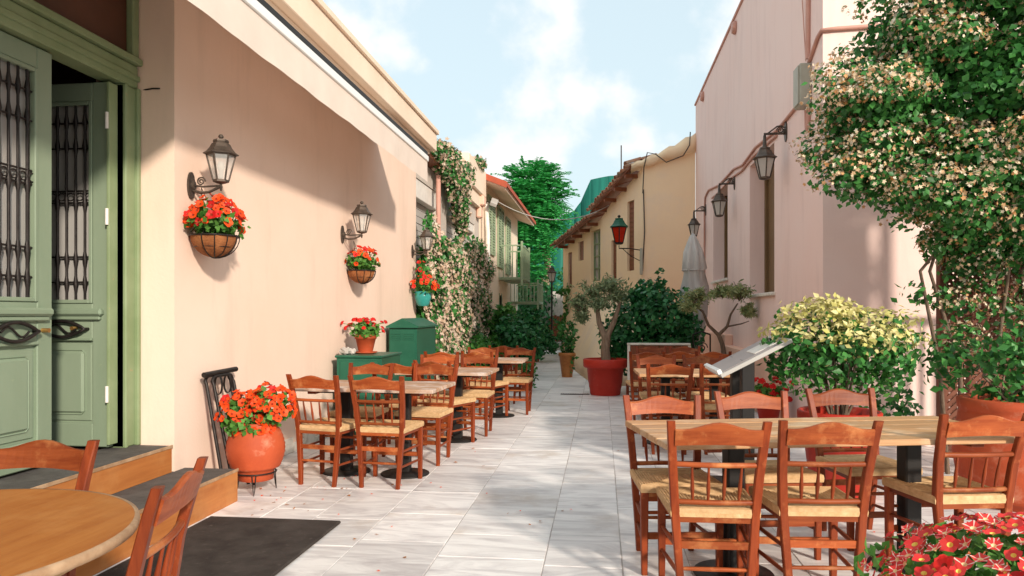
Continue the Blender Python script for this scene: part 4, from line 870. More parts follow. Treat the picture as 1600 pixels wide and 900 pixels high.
for i in range(20): t = i/19; z = .19+.30*t; pr.append((.15+.062*math.sin(PI*(.12+.80*t))-.012*(1 if t > .97 else 0)+(.004 if i % 2 else 0), z))
pr += [(.15, .505), (.155, .53), (.14, .535), (.13, .50), (0, .49)]
mb = MB(); mb.lathe(pr, 32, M=Matrix.Translation((ux, uy, 0))); obj('urn', mb, M['terra'], ur)
ub = [((ux-.09, uy+.02, .60), (.17, .17, .12)), ((ux+.10, uy, .64), (.17, .17, .14)), ((ux-.05, uy-.1, .52), (.16, .13, .09))]
foliage(ur, ub, 900, .05, 'lf_pet', wid=.8)
bloom(ur, (ux-.10, uy, .60), (.19, .18, .16), 58, [BLO, BLO, BLO, BLR], view=(.4, -.85, .3)); bloom(ur, (ux+.12, uy, .64), (.18, .18, .18), 62, [BLO, BLO, BLO, BLR], view=(.4, -.85, .3)); bloom(ur, (ux, uy-.06, .49), (.17, .13, .10), 20, [BLO], view=(.3, -.9, .2))

# folded tray stand
ts = thing('tray_stand', 'folded black tray stand leaning on the peach wall behind the urn', 'folding stand', (-2.9, 5.45, 0))
def Uf(x0, x1, top, y0, y1, r=.013):
    m = MB(); b = .05
    pts = [(x0, y0, 0)]+[(x0+(x1-x0)*.93, y0, top-b-.01)]+[(x1, y0+b*(1-math.cos(a)), top-b+b*math.sin(a)) for a in np.linspace(.3, PI/2, 4)]+[(x1, y1-b*(1-math.cos(a)), top-b+b*math.sin(a)) for a in np.linspace(PI/2, .3, 4)]+[(x0+(x1-x0)*.93, y1, top-b-.01), (x0, y1, 0)]
    m.tube(pts, r, 7); return m
obj('frame', Uf(-2.78, -2.94, .88, 5.18, 5.54), M['iron'], ts); obj('frame', Uf(-2.72, -2.90, .875, 5.21, 5.51), M['iron'], ts)
mb = MB(); mb.tube([(-2.915, 5.12, .895), (-2.915, 5.60, .905)], .021, 8); obj('top_bar', mb, M['iron'], ts)
for y in (5.30, 5.44):
    m = MB(); n = 12; secs = []
    for i in range(n+1): a = 2*PI*i/n; secs.append([(-2.895+.006*q, y-.014+p*.028+.0, .80+.065*math.cos(a)) if False else (-2.90+.03*math.sin(a), y+(-.016 if p else .016), .805+.075*math.cos(a)) for p, q in ((0, 0), (1, 0))])
    for i in range(n): m.add([secs[i][0], secs[i][1], secs[i+1][1], secs[i+1][0]], [(0, 1, 2, 3)], 0, True)
    m.v = m.v; obj('strap', m, M['postdark'], ts)

# cabinets
cb = thing('low_cabinet', 'low dark green metal cabinet against the peach wall', 'cabinet', (-2.65, 8.15, 0))
mb = MB(); mb.box(-2.90, -2.39, 7.82, 8.58, .0, .862, .006); obj('body', mb, M['boxgreen'], cb)
mb = MB(); mb.box(-2.915, -2.375, 7.80, 8.60, .864, .89, .006); obj('top', mb, M['boxgreen'], cb)
mb = MB(); mb.box(-2.86, -2.43, 7.806, 7.819, .08, .83, .004); obj('door', mb, M['boxgreen'], cb)
tb = thing('utility_cabinet', 'tall dark green utility cabinet with pitched lid', 'cabinet', (-2.72, 10.5, 0))
mb = MB(); mb.box(-2.93, -2.53, 9.92, 11.08, 0, 1.15, .006); obj('body', mb, M['boxgreen'], tb)
mb = MB(); mb.prism([(-2.96, 1.153), (-2.50, 1.153), (-2.50, 1.175), (-2.73, 1.285), (-2.96, 1.175)], lambda a, b, h: (a, h, b), 9.88, 11.12); obj('lid', mb, M['boxgreen'], tb)
mb = MB(); mb.box(-2.915, -2.545, 9.902, 9.919, .06, 1.13, .004); dr = obj('door', mb, M['boxgreen'], tb)
for x0 in (-2.90, -2.715):
    for k in range(4): m = MB(); m.box(x0, x0+.15, 9.895, 9.906, .985+k*.026, .997+k*.026, .003); obj('vent', m, M['boxgreen'], dr)
def pot_geranium(label, x, y, z, r, h, nb, scf=1.0, mp='terra', nl=420):
    t = thing('geranium_pot', label, 'flower pot', (x, y, z), 0, 'pots of red geraniums'); m = MB()
    m.lathe([(r*.62, 0), (r*.65, .01), (r*.92, h*.76), (r, h*.77), (r*1.02, h*.98), (r*.97, h), (r*.88, h), (r*.86, h*.9), (0, h*.88)], 24, M=Matrix.Translation((x, y, z+.012))); obj('pot', m, M[mp], t)
    m = MB(); m.lathe([(r*.8, 0), (r*1.05, .012), (r*1.08, .022), (r*1.0, .022), (r*.8, .0115), (0, .0115)], 24, M=Matrix.Translation((x, y, z))); obj('saucer', m, M[mp], t)
    foliage(t, [((x, y, z+h+.06*scf), (r*1.3, r*1.3, .10*scf)), ((x, y, z+h+.02), (r*1.1, r*1.1, .07))], nl, .05*scf, 'lf_pet', wid=.95)
    m = MB(); heads = []
    for k in range(nb):
        a = rng.uniform(0, 2*PI); q = r*rng.uniform(.5, 2.1); e = Vector((x+q*math.cos(a), y+q*math.sin(a)*.9, z+h+scf*rng.uniform(.08, .22)-.03*q/r)); m.tube([(x, y, z+h-.02), ((x+e.x)/2, (y+e.y)/2, e.z-.03), e], .003, 4); heads.append(e)
    obj('stems', m, M['lf_pet'], t, kind='stuff')
    for e in heads: inst('blossom', GER, t, e, (e.x-x, e.y-y-.05, .25), float(rng.uniform(.8, 1.25))*scf)
    return t
pot_geranium('terracotta pot of red geraniums standing on the low green cabinet', -2.70, 8.22, .891, .125, .205, 24)
pot_geranium('small red pot of geraniums at the foot of the pink wall', 1.98, 9.1, .0, .15, .30, 22, 1.3, 'redpot')
for (x, y, r, lab) in ((-2.86, 7.98, .055, 'pale lump of stone on the low cabinet nearest the wall'), (-2.80, 8.03, .045, 'smaller whitish stone beside the geranium pot on the cabinet')):
    m = MB(); vs = []; K = 10
    for i in range(1, 6):
        for k in range(K): a, b_ = PI*i/6, 2*PI*k/K; q = r*(1+.18*math.sin(3*b_+i)+.1*math.cos(5*b_*i)); vs.append((x+q*math.sin(a)*math.cos(b_), y+q*math.sin(a)*math.sin(b_), .891+r*.72+q*.8*math.cos(a)))
    m.add(vs, [(i*K+k, (i+1)*K+k, (i+1)*K+(k+1) % K, i*K+(k+1) % K) for i in range(4) for k in range(K)]+[tuple(range(K)), tuple(range(4*K, 5*K))[::-1]], 0, False); o = obj('stone', m, M['stone'], loc=(x, y, .891)); tag(o, lab, 'stone')

# ================================================================ JASMINE ON THE LEFT WALLS
jh = thing('jasmine_hedge', 'dense wall of white flowering jasmine behind the tall green cabinet', 'climbing plant', (-2.95, 15, 0))
def sheet(n, y0, y1, top, thick, x0, zmin=0.0):
    y = rng.uniform(y0, y1, n); zt = np.array([top(q) for q in y]); z = zmin+(zt-zmin)*rng.random(n)**.9
    lump = .5+.5*np.sin(y*3.1+z*2.3)*np.sin(z*4.1-y*1.7); x = x0+thick*(.25+.75*lump)*rng.uniform(.3, 1.05, n)
    return np.stack([x, y, z], 1), np.tile((1, -.25, .25), (n, 1))
topj = lambda y: np.interp(y, [11.75, 12.1, 12.6, 14, 17.4, 18.3], [2.75, 2.9, 2.55, 2.65, 2.95, 2.3])+.13*math.sin(y*5.3)+.07*math.sin(y*13)
p, d = sheet(15000, 11.72, 18.3, topj, .34, -3.0); scatter('foliage', p, d, .11, LEAF, LEAFF, M['lf_jas'], jh, wid=.75)
p, d = sheet(7000, 11.72, 18.3, topj, .34, -2.97); scatter('blossom_cover', p+np.array([.05, 0, 0]), d, .040, STAR, STARF, M['bl_iv'], jh, jit=.5)
m = MB()
for k in range(9): y = 12+k*.75; m.tube([(-2.95, y, 0), (-2.93, y+.2, .9), (-2.95, y-.1, 1.8), (-2.93, y+.15, 2.4)], .018, 5)
obj('stems', m, M['bark'], jh)
hv = thing('hanging_vine', 'flowering vine hanging from the parapet over the grey roller shutters', 'climbing plant', (-2.9, 14, 4))
p, d = blob_pts([((-2.85, 12.5, 4.2), (.16, .45, .16)), ((-2.82, 13.3, 4.15), (.2, .7, .34)), ((-2.80, 14.1, 3.95), (.22, .65, .45)), ((-2.82, 14.6, 3.6), (.18, .42, .5)), ((-2.86, 14.9, 3.2), (.11, .22, .40)), ((-2.84, 15.3, 4.3), (.14, .5, .22)), ((-2.9, 17.3, 4.93), (.15, .5, .09))], 4200); scatter('foliage', p, d, .09, LEAF, LEAFF, M['lf_jas'], hv, wid=.7, droop=.6)
q = rng.choice(len(p), 1700, False); scatter('blossom_cover', p[q]*1+d[q]*.05, d[q], .040, STAR, STARF, M['bl_iv'], hv)
m = MB(); m.tube([(-2.9, 14.9, 3.1), (-2.9, 14.95, 2.3), (-2.9, 14.8, 1.5)], .02, 5); m.tube([(-2.9, 14.9, 3.1), (-2.8, 14.5, 3.8), (-2.85, 13.2, 4.2), (-2.9, 12.2, 4.3)], .025, 5); obj('stems', m, M['bark'], hv)

# ================================================================ POTTED SHRUBS ALONG THE LEFT OF THE LANE
def shrub_pot(label, x, y, pr_, ph, blobs, n, size, leaf, potm='terra', group='leafy pots along the left side of the lane', wid=.6):
    t = thing('potted_shrub', label, 'potted plant', (x, y, 0), 0, group); m = MB()
    m.lathe([(pr_*.65, .002), (pr_*.98, ph*.85), (pr_*1.08, ph*.86), (pr_*1.08, ph), (pr_*.95, ph), (pr_*.9, ph*.9), (0, ph*.88)], 18, M=Matrix.Translation((x, y, 0))); obj('pot', m, M[potm], t)
    foliage(t, [((x+a, y+b_, c), r) for a, b_, c, r in blobs], n, size, leaf, wid=wid, droop=.3)
    m = MB()
    for a, b_, c, r in blobs: m.tube([(x, y, ph*.8), (x+a*.5, y+b_*.5, (ph+c)/2), (x+a, y+b_, c)], [.022, .014, .007], 5)
    obj('stems', m, M['bark'], t); return t
shrub_pot('bright green low plant beside the white drainpipe', -2.5, 15.2, .2, .3, [(0, 0, .55, (.38, .4, .3)), (.15, -.2, .4, (.3, .3, .2))], 700, .16, 'lf_mid')
shrub_pot('tall dark broad leaved plant below the lower balcony', -2.35, 17.6, .24, .4, [(0, 0, 1.0, (.38, .45, .4)), (.25, .1, .8, (.36, .4, .35)), (-.3, 0, .7, (.36, .4, .3)), (0.1, -.2, 1.35, (.2, .3, .22))], 1500, .17, 'lf_mid')
shrub_pot('dark leafy shrub in a terracotta pot at the lane edge', -1.75, 15.9, .2, .36, [(0, 0, .75, (.42, .4, .40)), (.2, 0, .5, (.28, .3, .25)), (-.25, .1, 1.0, (.3, .3, .3))], 1100, .14, 'lf_dark')
shrub_pot('small trailing plant in terracotta pot nearest the left chairs', -1.32, 12.9, .12, .32, [(0, 0, .42, (.2, .2, .14)), (.08, -.05, .25, (.12, .1, .2))], 300, .08, 'lf_jas')
shrub_pot('bushy dark plant farther along the left of the lane', -1.9, 20.5, .24, .36, [(0, 0, .75, (.5, .6, .42)), (.3, 0, .5, (.4, .4, .3)), (-.2, .2, 1.15, (.35, .4, .3))], 1300, .17, 'lf_dark')
shrub_pot('pale yellow green creeper hanging beside the far lantern', -1.05, 24.3, .2, .36, [(0, 0, 2.1, (.35, .3, .16)), (-.1, 0, .9, (.3, .3, .5)), (.0, 0, 1.5, (.15, .2, .4))], 500, .16, 'lf_mid', group=None)
sp = shrub_pot('slim plant with orange flowers standing at the corner of yellow house', -.73, 15.7, .17, .52, [(0, 0, .95, (.20, .2, .24)), (.02, 0, .68, (.16, .16, .18)), (.08, -.05, .4, (.08, .08, .3))], 420, .10, 'lf_jas', potm='ply', group=None)

# ================================================================ TREES BEYOND
def branch(m, p, d, L, r, depth, tips, spread=.6):
    p = Vector(p); d = Vector(d).normalized(); q = p+d*L+Vector(rng.normal(0, .06*L, 3)); mid = (p+q)/2+Vector(rng.normal(0, .05*L, 3)); m.tube([p, mid, q], [r, r*.85, r*.68], 7 if r > .02 else 5)
    if depth == 0: tips.append((q, d)); return
    for k in range(int(rng.integers(2, 4))): branch(m, q, d+Vector(rng.normal(0, spread, 3))+Vector((0, 0, .12)), L*rng.uniform(.6, .85), r*.62, depth-1, tips, spread)
def pinnate(name, tips, per, size, m, parent, R_=.5):
    """fronds: paired leaflets along drooping stalks"""
    P_ = []; N2 = []
    for (c, r) in tips:
        for k in range(per):
            d = rng.normal(0, 1, 3); d /= np.linalg.norm(d); a = np.array(c)+d*np.array(r)*rng.uniform(.65, 1.05); out = d+np.array((0, 0, .25)); out /= np.linalg.norm(out); side = np.cross(out, (0, 0, 1)); side /= np.linalg.norm(side)+1e-6
            L = size*rng.uniform(3, 4.6)
            for j in range(9):
                f = j/8; pt = a+out*L*f+np.array((0, 0, -.35*L*f*f))
                for sg in (-1, 1): P_.append((pt, side*sg*.9+out*.35+np.array((0, 0, -.15))))
    pts = np.array([q[0] for q in P_]); t = np.array([q[1] for q in P_]); t /= np.linalg.norm(t, axis=1)[:, None]; n = len(pts)
    up = np.tile((0., 0., 1.), (n, 1))+rng.normal(0, .25, (n, 3)); b = np.cross(t, up); b /= np.linalg.norm(b, axis=1)[:, None]; nn = np.cross(b, t); s = size*rng.uniform(.8, 1.2, n)
    V = (pts[:, None]+s[:, None, None]*(LEAF[None, :, 0, None]*.6*b[:, None]+LEAF[None, :, 1, None]*t[:, None]+LEAF[None, :, 2, None]*nn[:, None]))-np.array(wloc(parent))
    mb = MB(); mb.v = [tuple(v) for v in V.reshape(-1, 3)]; mb.f = [tuple(i+4*k for i in f) for k in range(n) for f in LEAFF]; mb.m = [0]*len(mb.f); mb.s = [False]*len(mb.f)
    me = tomesh(name, mb, M[m]); o = bpy.data.objects.new(name, me); COL.objects.link(o); o.parent = parent; o['kind'] = 'stuff'; return o
tr = thing('tree_of_heaven', 'tall bright green feathery leaved tree rising behind the lane', 'tree', (-2.4, 30.5, 0))
mb = MB(); mb.tube([(-2.3, 30.5, 0), (-2.35, 30.5, 2), (-2.2, 30.6, 3.6), (-2.4, 30.5, 5.2)], [.22, .17, .13, .08], 9)
cr = [((-3.0, 30.4, 6.75), (.85, .8, .5)), ((-2.3, 30.2, 6.0), (.75, .8, .6)), ((-3.5, 30.4, 6.0), (.7, .8, .6)), ((-3.0, 29.8, 5.1), (.75, .8, .6)), ((-2.5, 30, 5.0), (.45, .6, .4)), ((-2.5, 30.2, 6.7), (.6, .6, .45)), ((-3.7, 30, 5.3), (.6, .6, .5)), ((-2.9, 30, 5.7), (.8, .7, .6)), ((-3.2, 29.8, 4.1), (.7, .7, .6)), ((-3.1, 29.3, 3.0), (.6, .6, .7)), ((-3.0, 28.8, 2.0), (.6, .6, .6))]
for c, r in cr: mb.tube([(-2.3, 30.5, max(1, c[2]-1.6)), ((c[0]-2.3)/2, (c[1]+30.5)/2, c[2]-.7), c], [.07, .05, .02], 6)
obj('trunk', mb, M['barkp'], tr); pinnate('crown', cr, 120, .20, 'lf_tree', tr)
dk = thing('lane_end_shrubbery', 'dark mass of shrubs closing the lane below the tree', 'shrub', (-2, 27, 0))
foliage(dk, [((-2.6, 27.6, 1.6), (.9, .6, 1.3)), ((-1.5, 29, 1.8), (.8, .6, 1.2)), ((-3.0, 26.8, 1.0), (.6, .5, .9))], 1500, .22, 'lf_dark', wid=.6)

# ================================================================ BIG RED POT WITH OLIVE, SHRUB, PANEL, PARASOL
px, py = .06, 12.35
ol = thing('potted_olive_tree', 'olive tree in a big bright red plastic pot', 'potted tree', (px, py, 0))
mb = MB(); mb.lathe([(.235, .002), (.25, .02), (.262, .12), (.268, .125), (.275, .20), (.281, .205), (.305, .45), (.345, .452), (.365, .475), (.368, .585), (.355, .60), (.33, .60), (.31, .52), (0, .51)], 36, M=Matrix.Translation((px, py, 0))); obj('pot', mb, M['redpot'], ol)
mb = MB(); mb.lathe([(.312, .515), (.2, .53), (0, .54)], 18, M=Matrix.Translation((px, py, 0))); obj('soil', mb, M['soil'], ol)
def tree_small(parent, base, trunk, limbs, crown, n, size, leaf, bark='barkp', wid=.3):
    mb = MB(); mb.tube(trunk[0], trunk[1], 9)
    for l, r in limbs: mb.tube(l, r, 7)
    obj('trunk', mb, M[bark], parent)
    P_ = []; D = []
    for c, r in crown:     # twigs carrying leaves
        m_ = 26
        for k in range(m_):
            d = rng.normal(0, 1, 3); d /= np.linalg.norm(d); d[2] = d[2]*.8+.1; a = np.array(c)-d*np.array(r)*.2; b_ = np.array(c)+d*np.array(r)*rng.uniform(.7, 1.15)
            for j in range(n): f = rng.random(); P_.append(a+(b_-a)*f+rng.normal(0, .012, 3)); D.append(d+rng.normal(0, .8, 3))
    scatter('crown', np.array(P_), np.array(D), size, LEAF, LEAFF, M[leaf], parent, wid=wid, jit=.4, droop=.1)
    mb = MB()
    for c, r in crown:
        for k in range(9):
            d = rng.normal(0, 1, 3); d /= np.linalg.norm(d); e = np.array(c)+d*np.array(r)*.9; mb.tube([np.array(c)-np.array((0, 0, r[2]*.6)), (np.array(c)+e)/2, e], [.009, .006, .003], 4)
    obj('twigs', mb, M[bark], parent)
tree_small(ol, None, ([(px+.02, py, .5), (px, py, .75), (px+.02, py, .98)], [.085, .075, .07]),
    [([(px, py, .95), (px-.10, py, 1.2), (px-.14, py, 1.5)], [.06, .045, .03]), ([(px+.02, py, .95), (px+.14, py, 1.2), (px+.22, py, 1.45), (px+.26, py, 1.7)], [.055, .045, .03, .02]), ([(px-.12, py, 1.4), (px-.3, py, 1.55), (px-.42, py-.05, 1.6)], [.028, .02, .012])],
    [((px-.20, py, 1.72), (.32, .3, .24)), ((px+.10, py, 1.82), (.30, .3, .22)), ((px-.45, py-.05, 1.52), (.22, .25, .22)), ((px+.22, py, 1.62), (.2, .25, .18)), ((px-.1, py-.1, 1.52), (.25, .2, .14)), ((px-.38, py, 1.32), (.16, .2, .16))], 20, .09, 'lf_olive')
sb = thing('dark_shrub', 'dense glossy dark green shrub behind the brown panel', 'shrub', (.85, 13.1, 0))
foliage(sb, [((.55, 13.1, 1.1), (.5, .5, .55)), ((1.05, 13.0, 1.25), (.55, .5, .55)), ((.85, 13.2, 1.6), (.35, .4, .38)), ((1.4, 13.1, 1.05), (.35, .4, .45)), ((.3, 12.9, .8), (.3, .35, .4)), ((.9, 12.9, .6), (.7, .4, .5)), ((1.02, 13.1, 1.93), (.07, .07, .18)), ((.55, 13.1, 1.68), (.12, .12, .12))], 5200, .10, 'lf_dark', wid=.8, rough=.4)
mb = MB()
for a in (-.3, 0, .3, .5): mb.tube([(.85, 13.1, 0), (.85+a*.6, 13.1, .7), (.85+a*1.3, 13.1, 1.4)], [.03, .02, .008], 6)
obj('stems', mb, M['bark'], sb)
pn = thing('wooden_screen', 'low brown wooden screen with pale top rail behind the right tables', 'screen', (.9, 11.95, 0))
for k in range(8): m = MB(); m.box(.46+k*.115, .57+k*.115, 11.93, 11.95, .10, .845, .003); obj('board', m, M['browndoor'], pn, loc=(.5+k*.115, 11.94, .1))
mb = MB(); mb.box(.405, 1.40, 11.90, 11.98, .848, .88, .005); obj('top_rail', mb, M['dirtyw'], pn)
for x in (.41, 1.36): mb = MB(); mb.box(x, x+.045, 11.92, 11.965, 0, .846, .004); obj('post', mb, M['dirtyw'], pn)
pa = thing('closed_parasol', 'closed grey canvas parasol standing in the corner of the pink wall', 'parasol', (1.64, 13.6, 0))
mb = MB(); n = 22; secs = []
for z, r, w in ((2.78, .02, 0), (2.72, .06, .1), (2.45, .15, .25), (2.15, .185, .3), (2.10, .16, .2), (1.8, .20, .35), (1.3, .20, .4), (.95, .16, .45), (.72, .12, .45), (.66, .10, .4)):
    secs.append([((r*(1+w*math.cos(7*2*PI*k/n+z)+.1*math.sin(z*3+k)))*math.cos(2*PI*k/n)+1.64, (r*(1+w*math.cos(7*2*PI*k/n+z)))*math.sin(2*PI*k/n)+13.6, z+.02*math.sin(k*1.9)) for k in range(n)])
mb.loft(secs[::-1], sm=True); obj('canvas', mb, M['canvasg'], pa)
mb = MB(); mb.tube([(1.64, 13.6, .02), (1.64, 13.6, .7)], .035, 10); mb.tube([(1.64, 13.6, 2.75), (1.64, 13.6, 2.86)], .016, 8); obj('pole', mb, M['steel'], pa)
mb = MB(); mb.lathe([(.3, .001), (.3, .06), (.05, .1), (0, .1)], 20, M=Matrix.Translation((1.64, 13.6, 0))); obj('base', mb, M['postdark'], pa)
mb = MB(); mb.tube([(1.64+.19*math.cos(a), 13.6+.19*math.sin(a), 2.13) for a in np.linspace(0, 2*PI, 17)[:-1]], .012, 5, closed=True); obj('tie', mb, M['canvasg'], pa)
ir = thing('iron_chair', 'black scrolled iron chair back beside the parasol', 'chair', (1.66, 12.6, 0)); mb = MB()
for x in (1.52, 1.80): mb.tube([(x, 12.6, 0), (x, 12.6, 1.0)], .014, 6)
mb.tube([(1.52, 12.6, 1.0), (1.66, 12.6, 1.05), (1.80, 12.6, 1.0)], .014, 6); mb.tube([(1.52, 12.6, .5), (1.80, 12.6, .5)], .014, 6); obj('frame', mb, M['iron'], ir); mb = MB()
mb.tube([(1.66+(.1-.004*k)*math.cos(k*.5), 12.6, .78+(.1-.004*k)*math.sin(k*.5)) for k in range(22)], .009, 5); obj('scroll', mb, M['iron'], ir)
mb = MB(); mb.box(1.50, 1.82, 12.2, 12.58, .44, .46, .005); obj('seat', mb, M['iron'], ir)
for x in (1.52, 1.80): mb = MB(); mb.tube([(x, 12.22, 0), (x, 12.22, .44)], .014, 6); obj('leg', mb, M['iron'], ir)
o2 = thing('small_olive_tree', 'small yellowish olive tree in a dark pot before the pink wall', 'potted tree', (1.78, 11.1, 0)); x, y = 1.78, 11.1
mb = MB(); mb.lathe([(.15, .002), (.21, .62), (.225, .63), (.225, .70), (.20, .70), (.19, .66), (0, .65)], 20, M=Matrix.Translation((x, y, 0))); obj('pot', mb, M['browndoor'], o2)
tree_small(o2, None, ([(x+.02, y, .64), (x-.02, y, .9), (x-.08, y, 1.06)], [.04, .034, .032]),
    [([(x-.08, y, 1.04), (x-.22, y, 1.18), (x-.30, y, 1.38), (x-.45, y, 1.5)], [.028, .022, .018, .012]), ([(x-.07, y, 1.04), (x+.05, y, 1.16), (x+.10, y, 1.34), (x+.2, y, 1.5)], [.028, .022, .016, .010]), ([(x+.05, y, 1.16), (x+.25, y, 1.2), (x+.36, y, 1.24)], [.014, .01, .006])],
    [((x-.36, y, 1.60), (.27, .28, .16)), ((x-.02, y, 1.66), (.20, .26, .12)), ((x+.22, y, 1.66), (.22, .26, .20)), ((x-.5, y-.1, 1.46), (.16, .2, .12)), ((x+.34, y, 1.38), (.12, .14, .12))], 30, .075, 'lf_olivey', 'bark')

# menu stand
me_ = thing('menu_stand', 'tilted menu board on two black posts by the variegated bush', 'menu stand', (1.08, 5.85, 0))
a0, a1, y0, y1 = Vector((.86, 0, .905)), Vector((1.36, 0, 1.17)), 5.52, 6.20; up = (a1-a0).normalized(); nm = Vector((-up.z, 0, up.x))
def slab(u0, u1, ya, yb, n0, n1):
    m = MB(); t = MB(); t.box(u0, u1, ya, yb, n0, n1, .003); m.add([a0+up*v[0]+nm*v[2]+Vector((0, v[1], 0)) for v in t.v], t.f, 0); return m
LB = (a1-a0).length
obj('board', slab(0, LB, y0, y1, -.03, 0), M['steel'], me_)
obj('face', slab(.03, LB-.03, y0+.03, y1-.03, .0005, .006), M['menub'], me_); obj('paper', slab(.30, .48, y0+.1, y0+.42, .0065, .009), M['white'], me_)
obj('ledge', slab(-.012, .02, y0, y1, .0005, .035), M['awnrail'], me_); obj('clip', slab(LB-.07, LB-.04, y0+.28, y0+.40, .0065, .02), M['postdark'], me_)
for yy in (5.60, 6.02):
    mb = MB(); mb.box(1.03, 1.12, yy, yy+.10, .02, 1.005, .004); obj('post', mb, M['postdark'], me_)
mb = MB(); mb.box(.85, 1.30, 5.55, 6.2, .001, .022, .004); obj('foot_plate', mb, M['postdark'], me_)

# ================================================================ RIGHT: bush, jasmine, pergola, lattice, big pot
bp = thing('potted_bush', 'yellow and green variegated bush in a low terracotta pot', 'potted plant', (1.76, 5.75, 0)); x, y = 1.76, 5.75
mb = MB(); mb.lathe([(.18, .002), (.20, .02), (.26, .52), (.29, .525), (.295, .62), (.28, .63), (.26, .62), (.25, .56), (0, .55)], 32, M=Matrix.Translation((x, y, 0))); obj('pot', mb, M['redpot'], bp)
mb = MB(); mb.lathe([(.25, .555), (.12, .57), (0, .575)], 16, M=Matrix.Translation((x, y, 0))); obj('soil', mb, M['soil'], bp)
bl = [((x-.22, y, 1.12), (.34, .36, .24)), ((x+.18, y, 1.12), (.38, .36, .24)), ((x-.02, y-.1, 1.0), (.40, .3, .22)), ((x+.34, y, .98), (.2, .3, .18)), ((x-.38, y, 1.0), (.18, .25, .2))]
foliage(bp, bl, 1900, .062, 'lf_jas', wid=.7, shell=.3); foliage(bp, [((x-.22, y-.05, .84), (.22, .25, .12)), ((x+.2, y, .84), (.25, .25, .12))], 260, .055, 'lf_mid', wid=.6)
p, d = blob_pts([((x-.15, y, 1.22), (.36, .38, .22)), ((x+.20, y, 1.17), (.38, .36, .22)), ((x-.1, y-.05, 1.36), (.2, .25, .13))], 2500, shell=.6, rough=.35)
k_ = d[:, 2] > .1-1.0*rng.random(len(d)); scatter('pale_foliage', p[k_], d[k_]+np.array((0, 0, .5)), .052, LEAF, LEAFF, M['lf_var'], bp, wid=.6)
mb = MB()
for k in range(16): a = rng.uniform(0, 2*PI); q = rng.uniform(.1, .4); mb.tube([(x+.05*math.cos(a), y+.05*math.sin(a), .55), (x+q*.5*math.cos(a), y+q*.5*math.sin(a), .8), (x+q*math.cos(a), y+q*.8*math.sin(a), 1.1)], [.012, .008, .005], 5)
obj('stems', mb, M['bark'], bp)
bg_ = thing('terracotta_pot', 'big orange terracotta pot with a leafy jasmine below the lattice', 'potted plant', (2.92, 5.6, 0)); x, y = 2.92, 5.6
pr = [(.26, .002), (.30, .05)]
for i in range(17): t = i/16; pr.append((.30+.10*math.sin(PI*(.08+.72*t))+(.005 if i % 4 == 0 else 0), .06+.58*t))
pr += [(.355, .66), (.37, .68), (.375, .74), (.35, .755), (.32, .74), (.31, .69), (0, .68)]
mb = MB(); mb.lathe(pr, 36, M=Matrix.Translation((x, y, 0))); obj('pot', mb, M['terra'], bg_)
mb = MB(); mb.lathe([(.312, .69), (.15, .70), (0, .705)], 16, M=Matrix.Translation((x, y, 0))); obj('soil', mb, M['soil'], bg_)
foliage(bg_, [((x-.05, y, 1.05), (.28, .3, .3)), ((x+.25, y, 1.15), (.25, .3, .3)), ((x-.35, y+.2, 1.0), (.25, .25, .25)), ((x, y, .78), (.3, .3, .08)), ((x-.6, y+.6, .62), (.22, .2, .2))], 1050, .075, 'lf_jas', wid=.6, shell=.15, rough=.5)
mb = MB()
for k in range(7): mb.tube([(x+rng.uniform(-.1, .1), y+rng.uniform(-.1, .1), .68), (x+rng.uniform(-.2, .2), y+.1, .9), (x+rng.uniform(-.4, .3), y+.2, 1.15)], [.010, .007, .004], 5)
obj('stems', mb, M['barkp'], bg_)
la = thing('lattice_screen', 'dark brown diagonal lattice screen under the jasmine', 'lattice', (3.2, 6.7, 0))
for (a, b_, c, d_) in ((2.86, 2.92, 0, 2.9), (3.52, 3.58, 0, 2.9)): mb = MB(); mb.box(a, b_, 6.66, 6.74, c, d_, .004); obj('post', mb, M['lattice'], la)
for z in (.12, 2.75): mb = MB(); mb.box(2.921, 3.519, 6.67, 6.73, z, z+.06, .004); obj('rail', mb, M['lattice'], la)
mb = MB(); sp_ = .062; w = .0145
for sg, yy in ((1, 6.69), (-1, 6.702)):
    for k in range(-60, 70):
        c = 2.92+k*sp_
        # diagonal x - sg*(z-.18) = c, clipped to the frame
        z0, z1 = .18, 2.75; xs = [(c+sg*(z-z0), z) for z in (z0, z1)]
        lo, hi = z0, z1
        if sg > 0: lo = max(lo, z0+2.92-c); hi = min(hi, z0+3.52-c)
        else: lo = max(lo, z0+c-3.52); hi = min(hi, z0+c-2.92)
        if hi-lo > .02:
            p0 = Vector((c+sg*(lo-z0), yy, lo)); p1 = Vector((c+sg*(hi-z0), yy, hi)); t = (p1-p0).normalized(); s_ = Vector((-t.z, 0, t.x))*w; e = Vector((0, .004, 0))
            mb.loft([[q-s_-e, q+s_-e, q+s_+e, q-s_+e] for q in (p0, p1)])
obj('strips', mb, M['lattice'], la, kind='stuff')
pg = thing('pergola', 'wooden pergola posts and beams buried in jasmine', 'pergola', (3.4, 6, 0))
for (x, y, mm_) in ((3.72, 6.75, 'dirtyw'), (4.6, 7.3, 'beam')): mb = MB(); mb.box(x-.045, x+.045, y-.045, y+.045, 0, 2.95, .006); obj('post', mb, M[mm_], pg)
for y in (6.75, 7.35): mb = MB(); mb.box(2.6, 5.0, y-.05, y+.05, 2.952, 3.07, .006); obj('beam', mb, M['beam'], pg)
for k in range(7): mb = MB(); x = 2.5+k*.38; mb.box(x-.03, x+.03, 6.6, 7.6, 3.072, 3.15, .005); obj('slat', mb, M['beam'], pg)
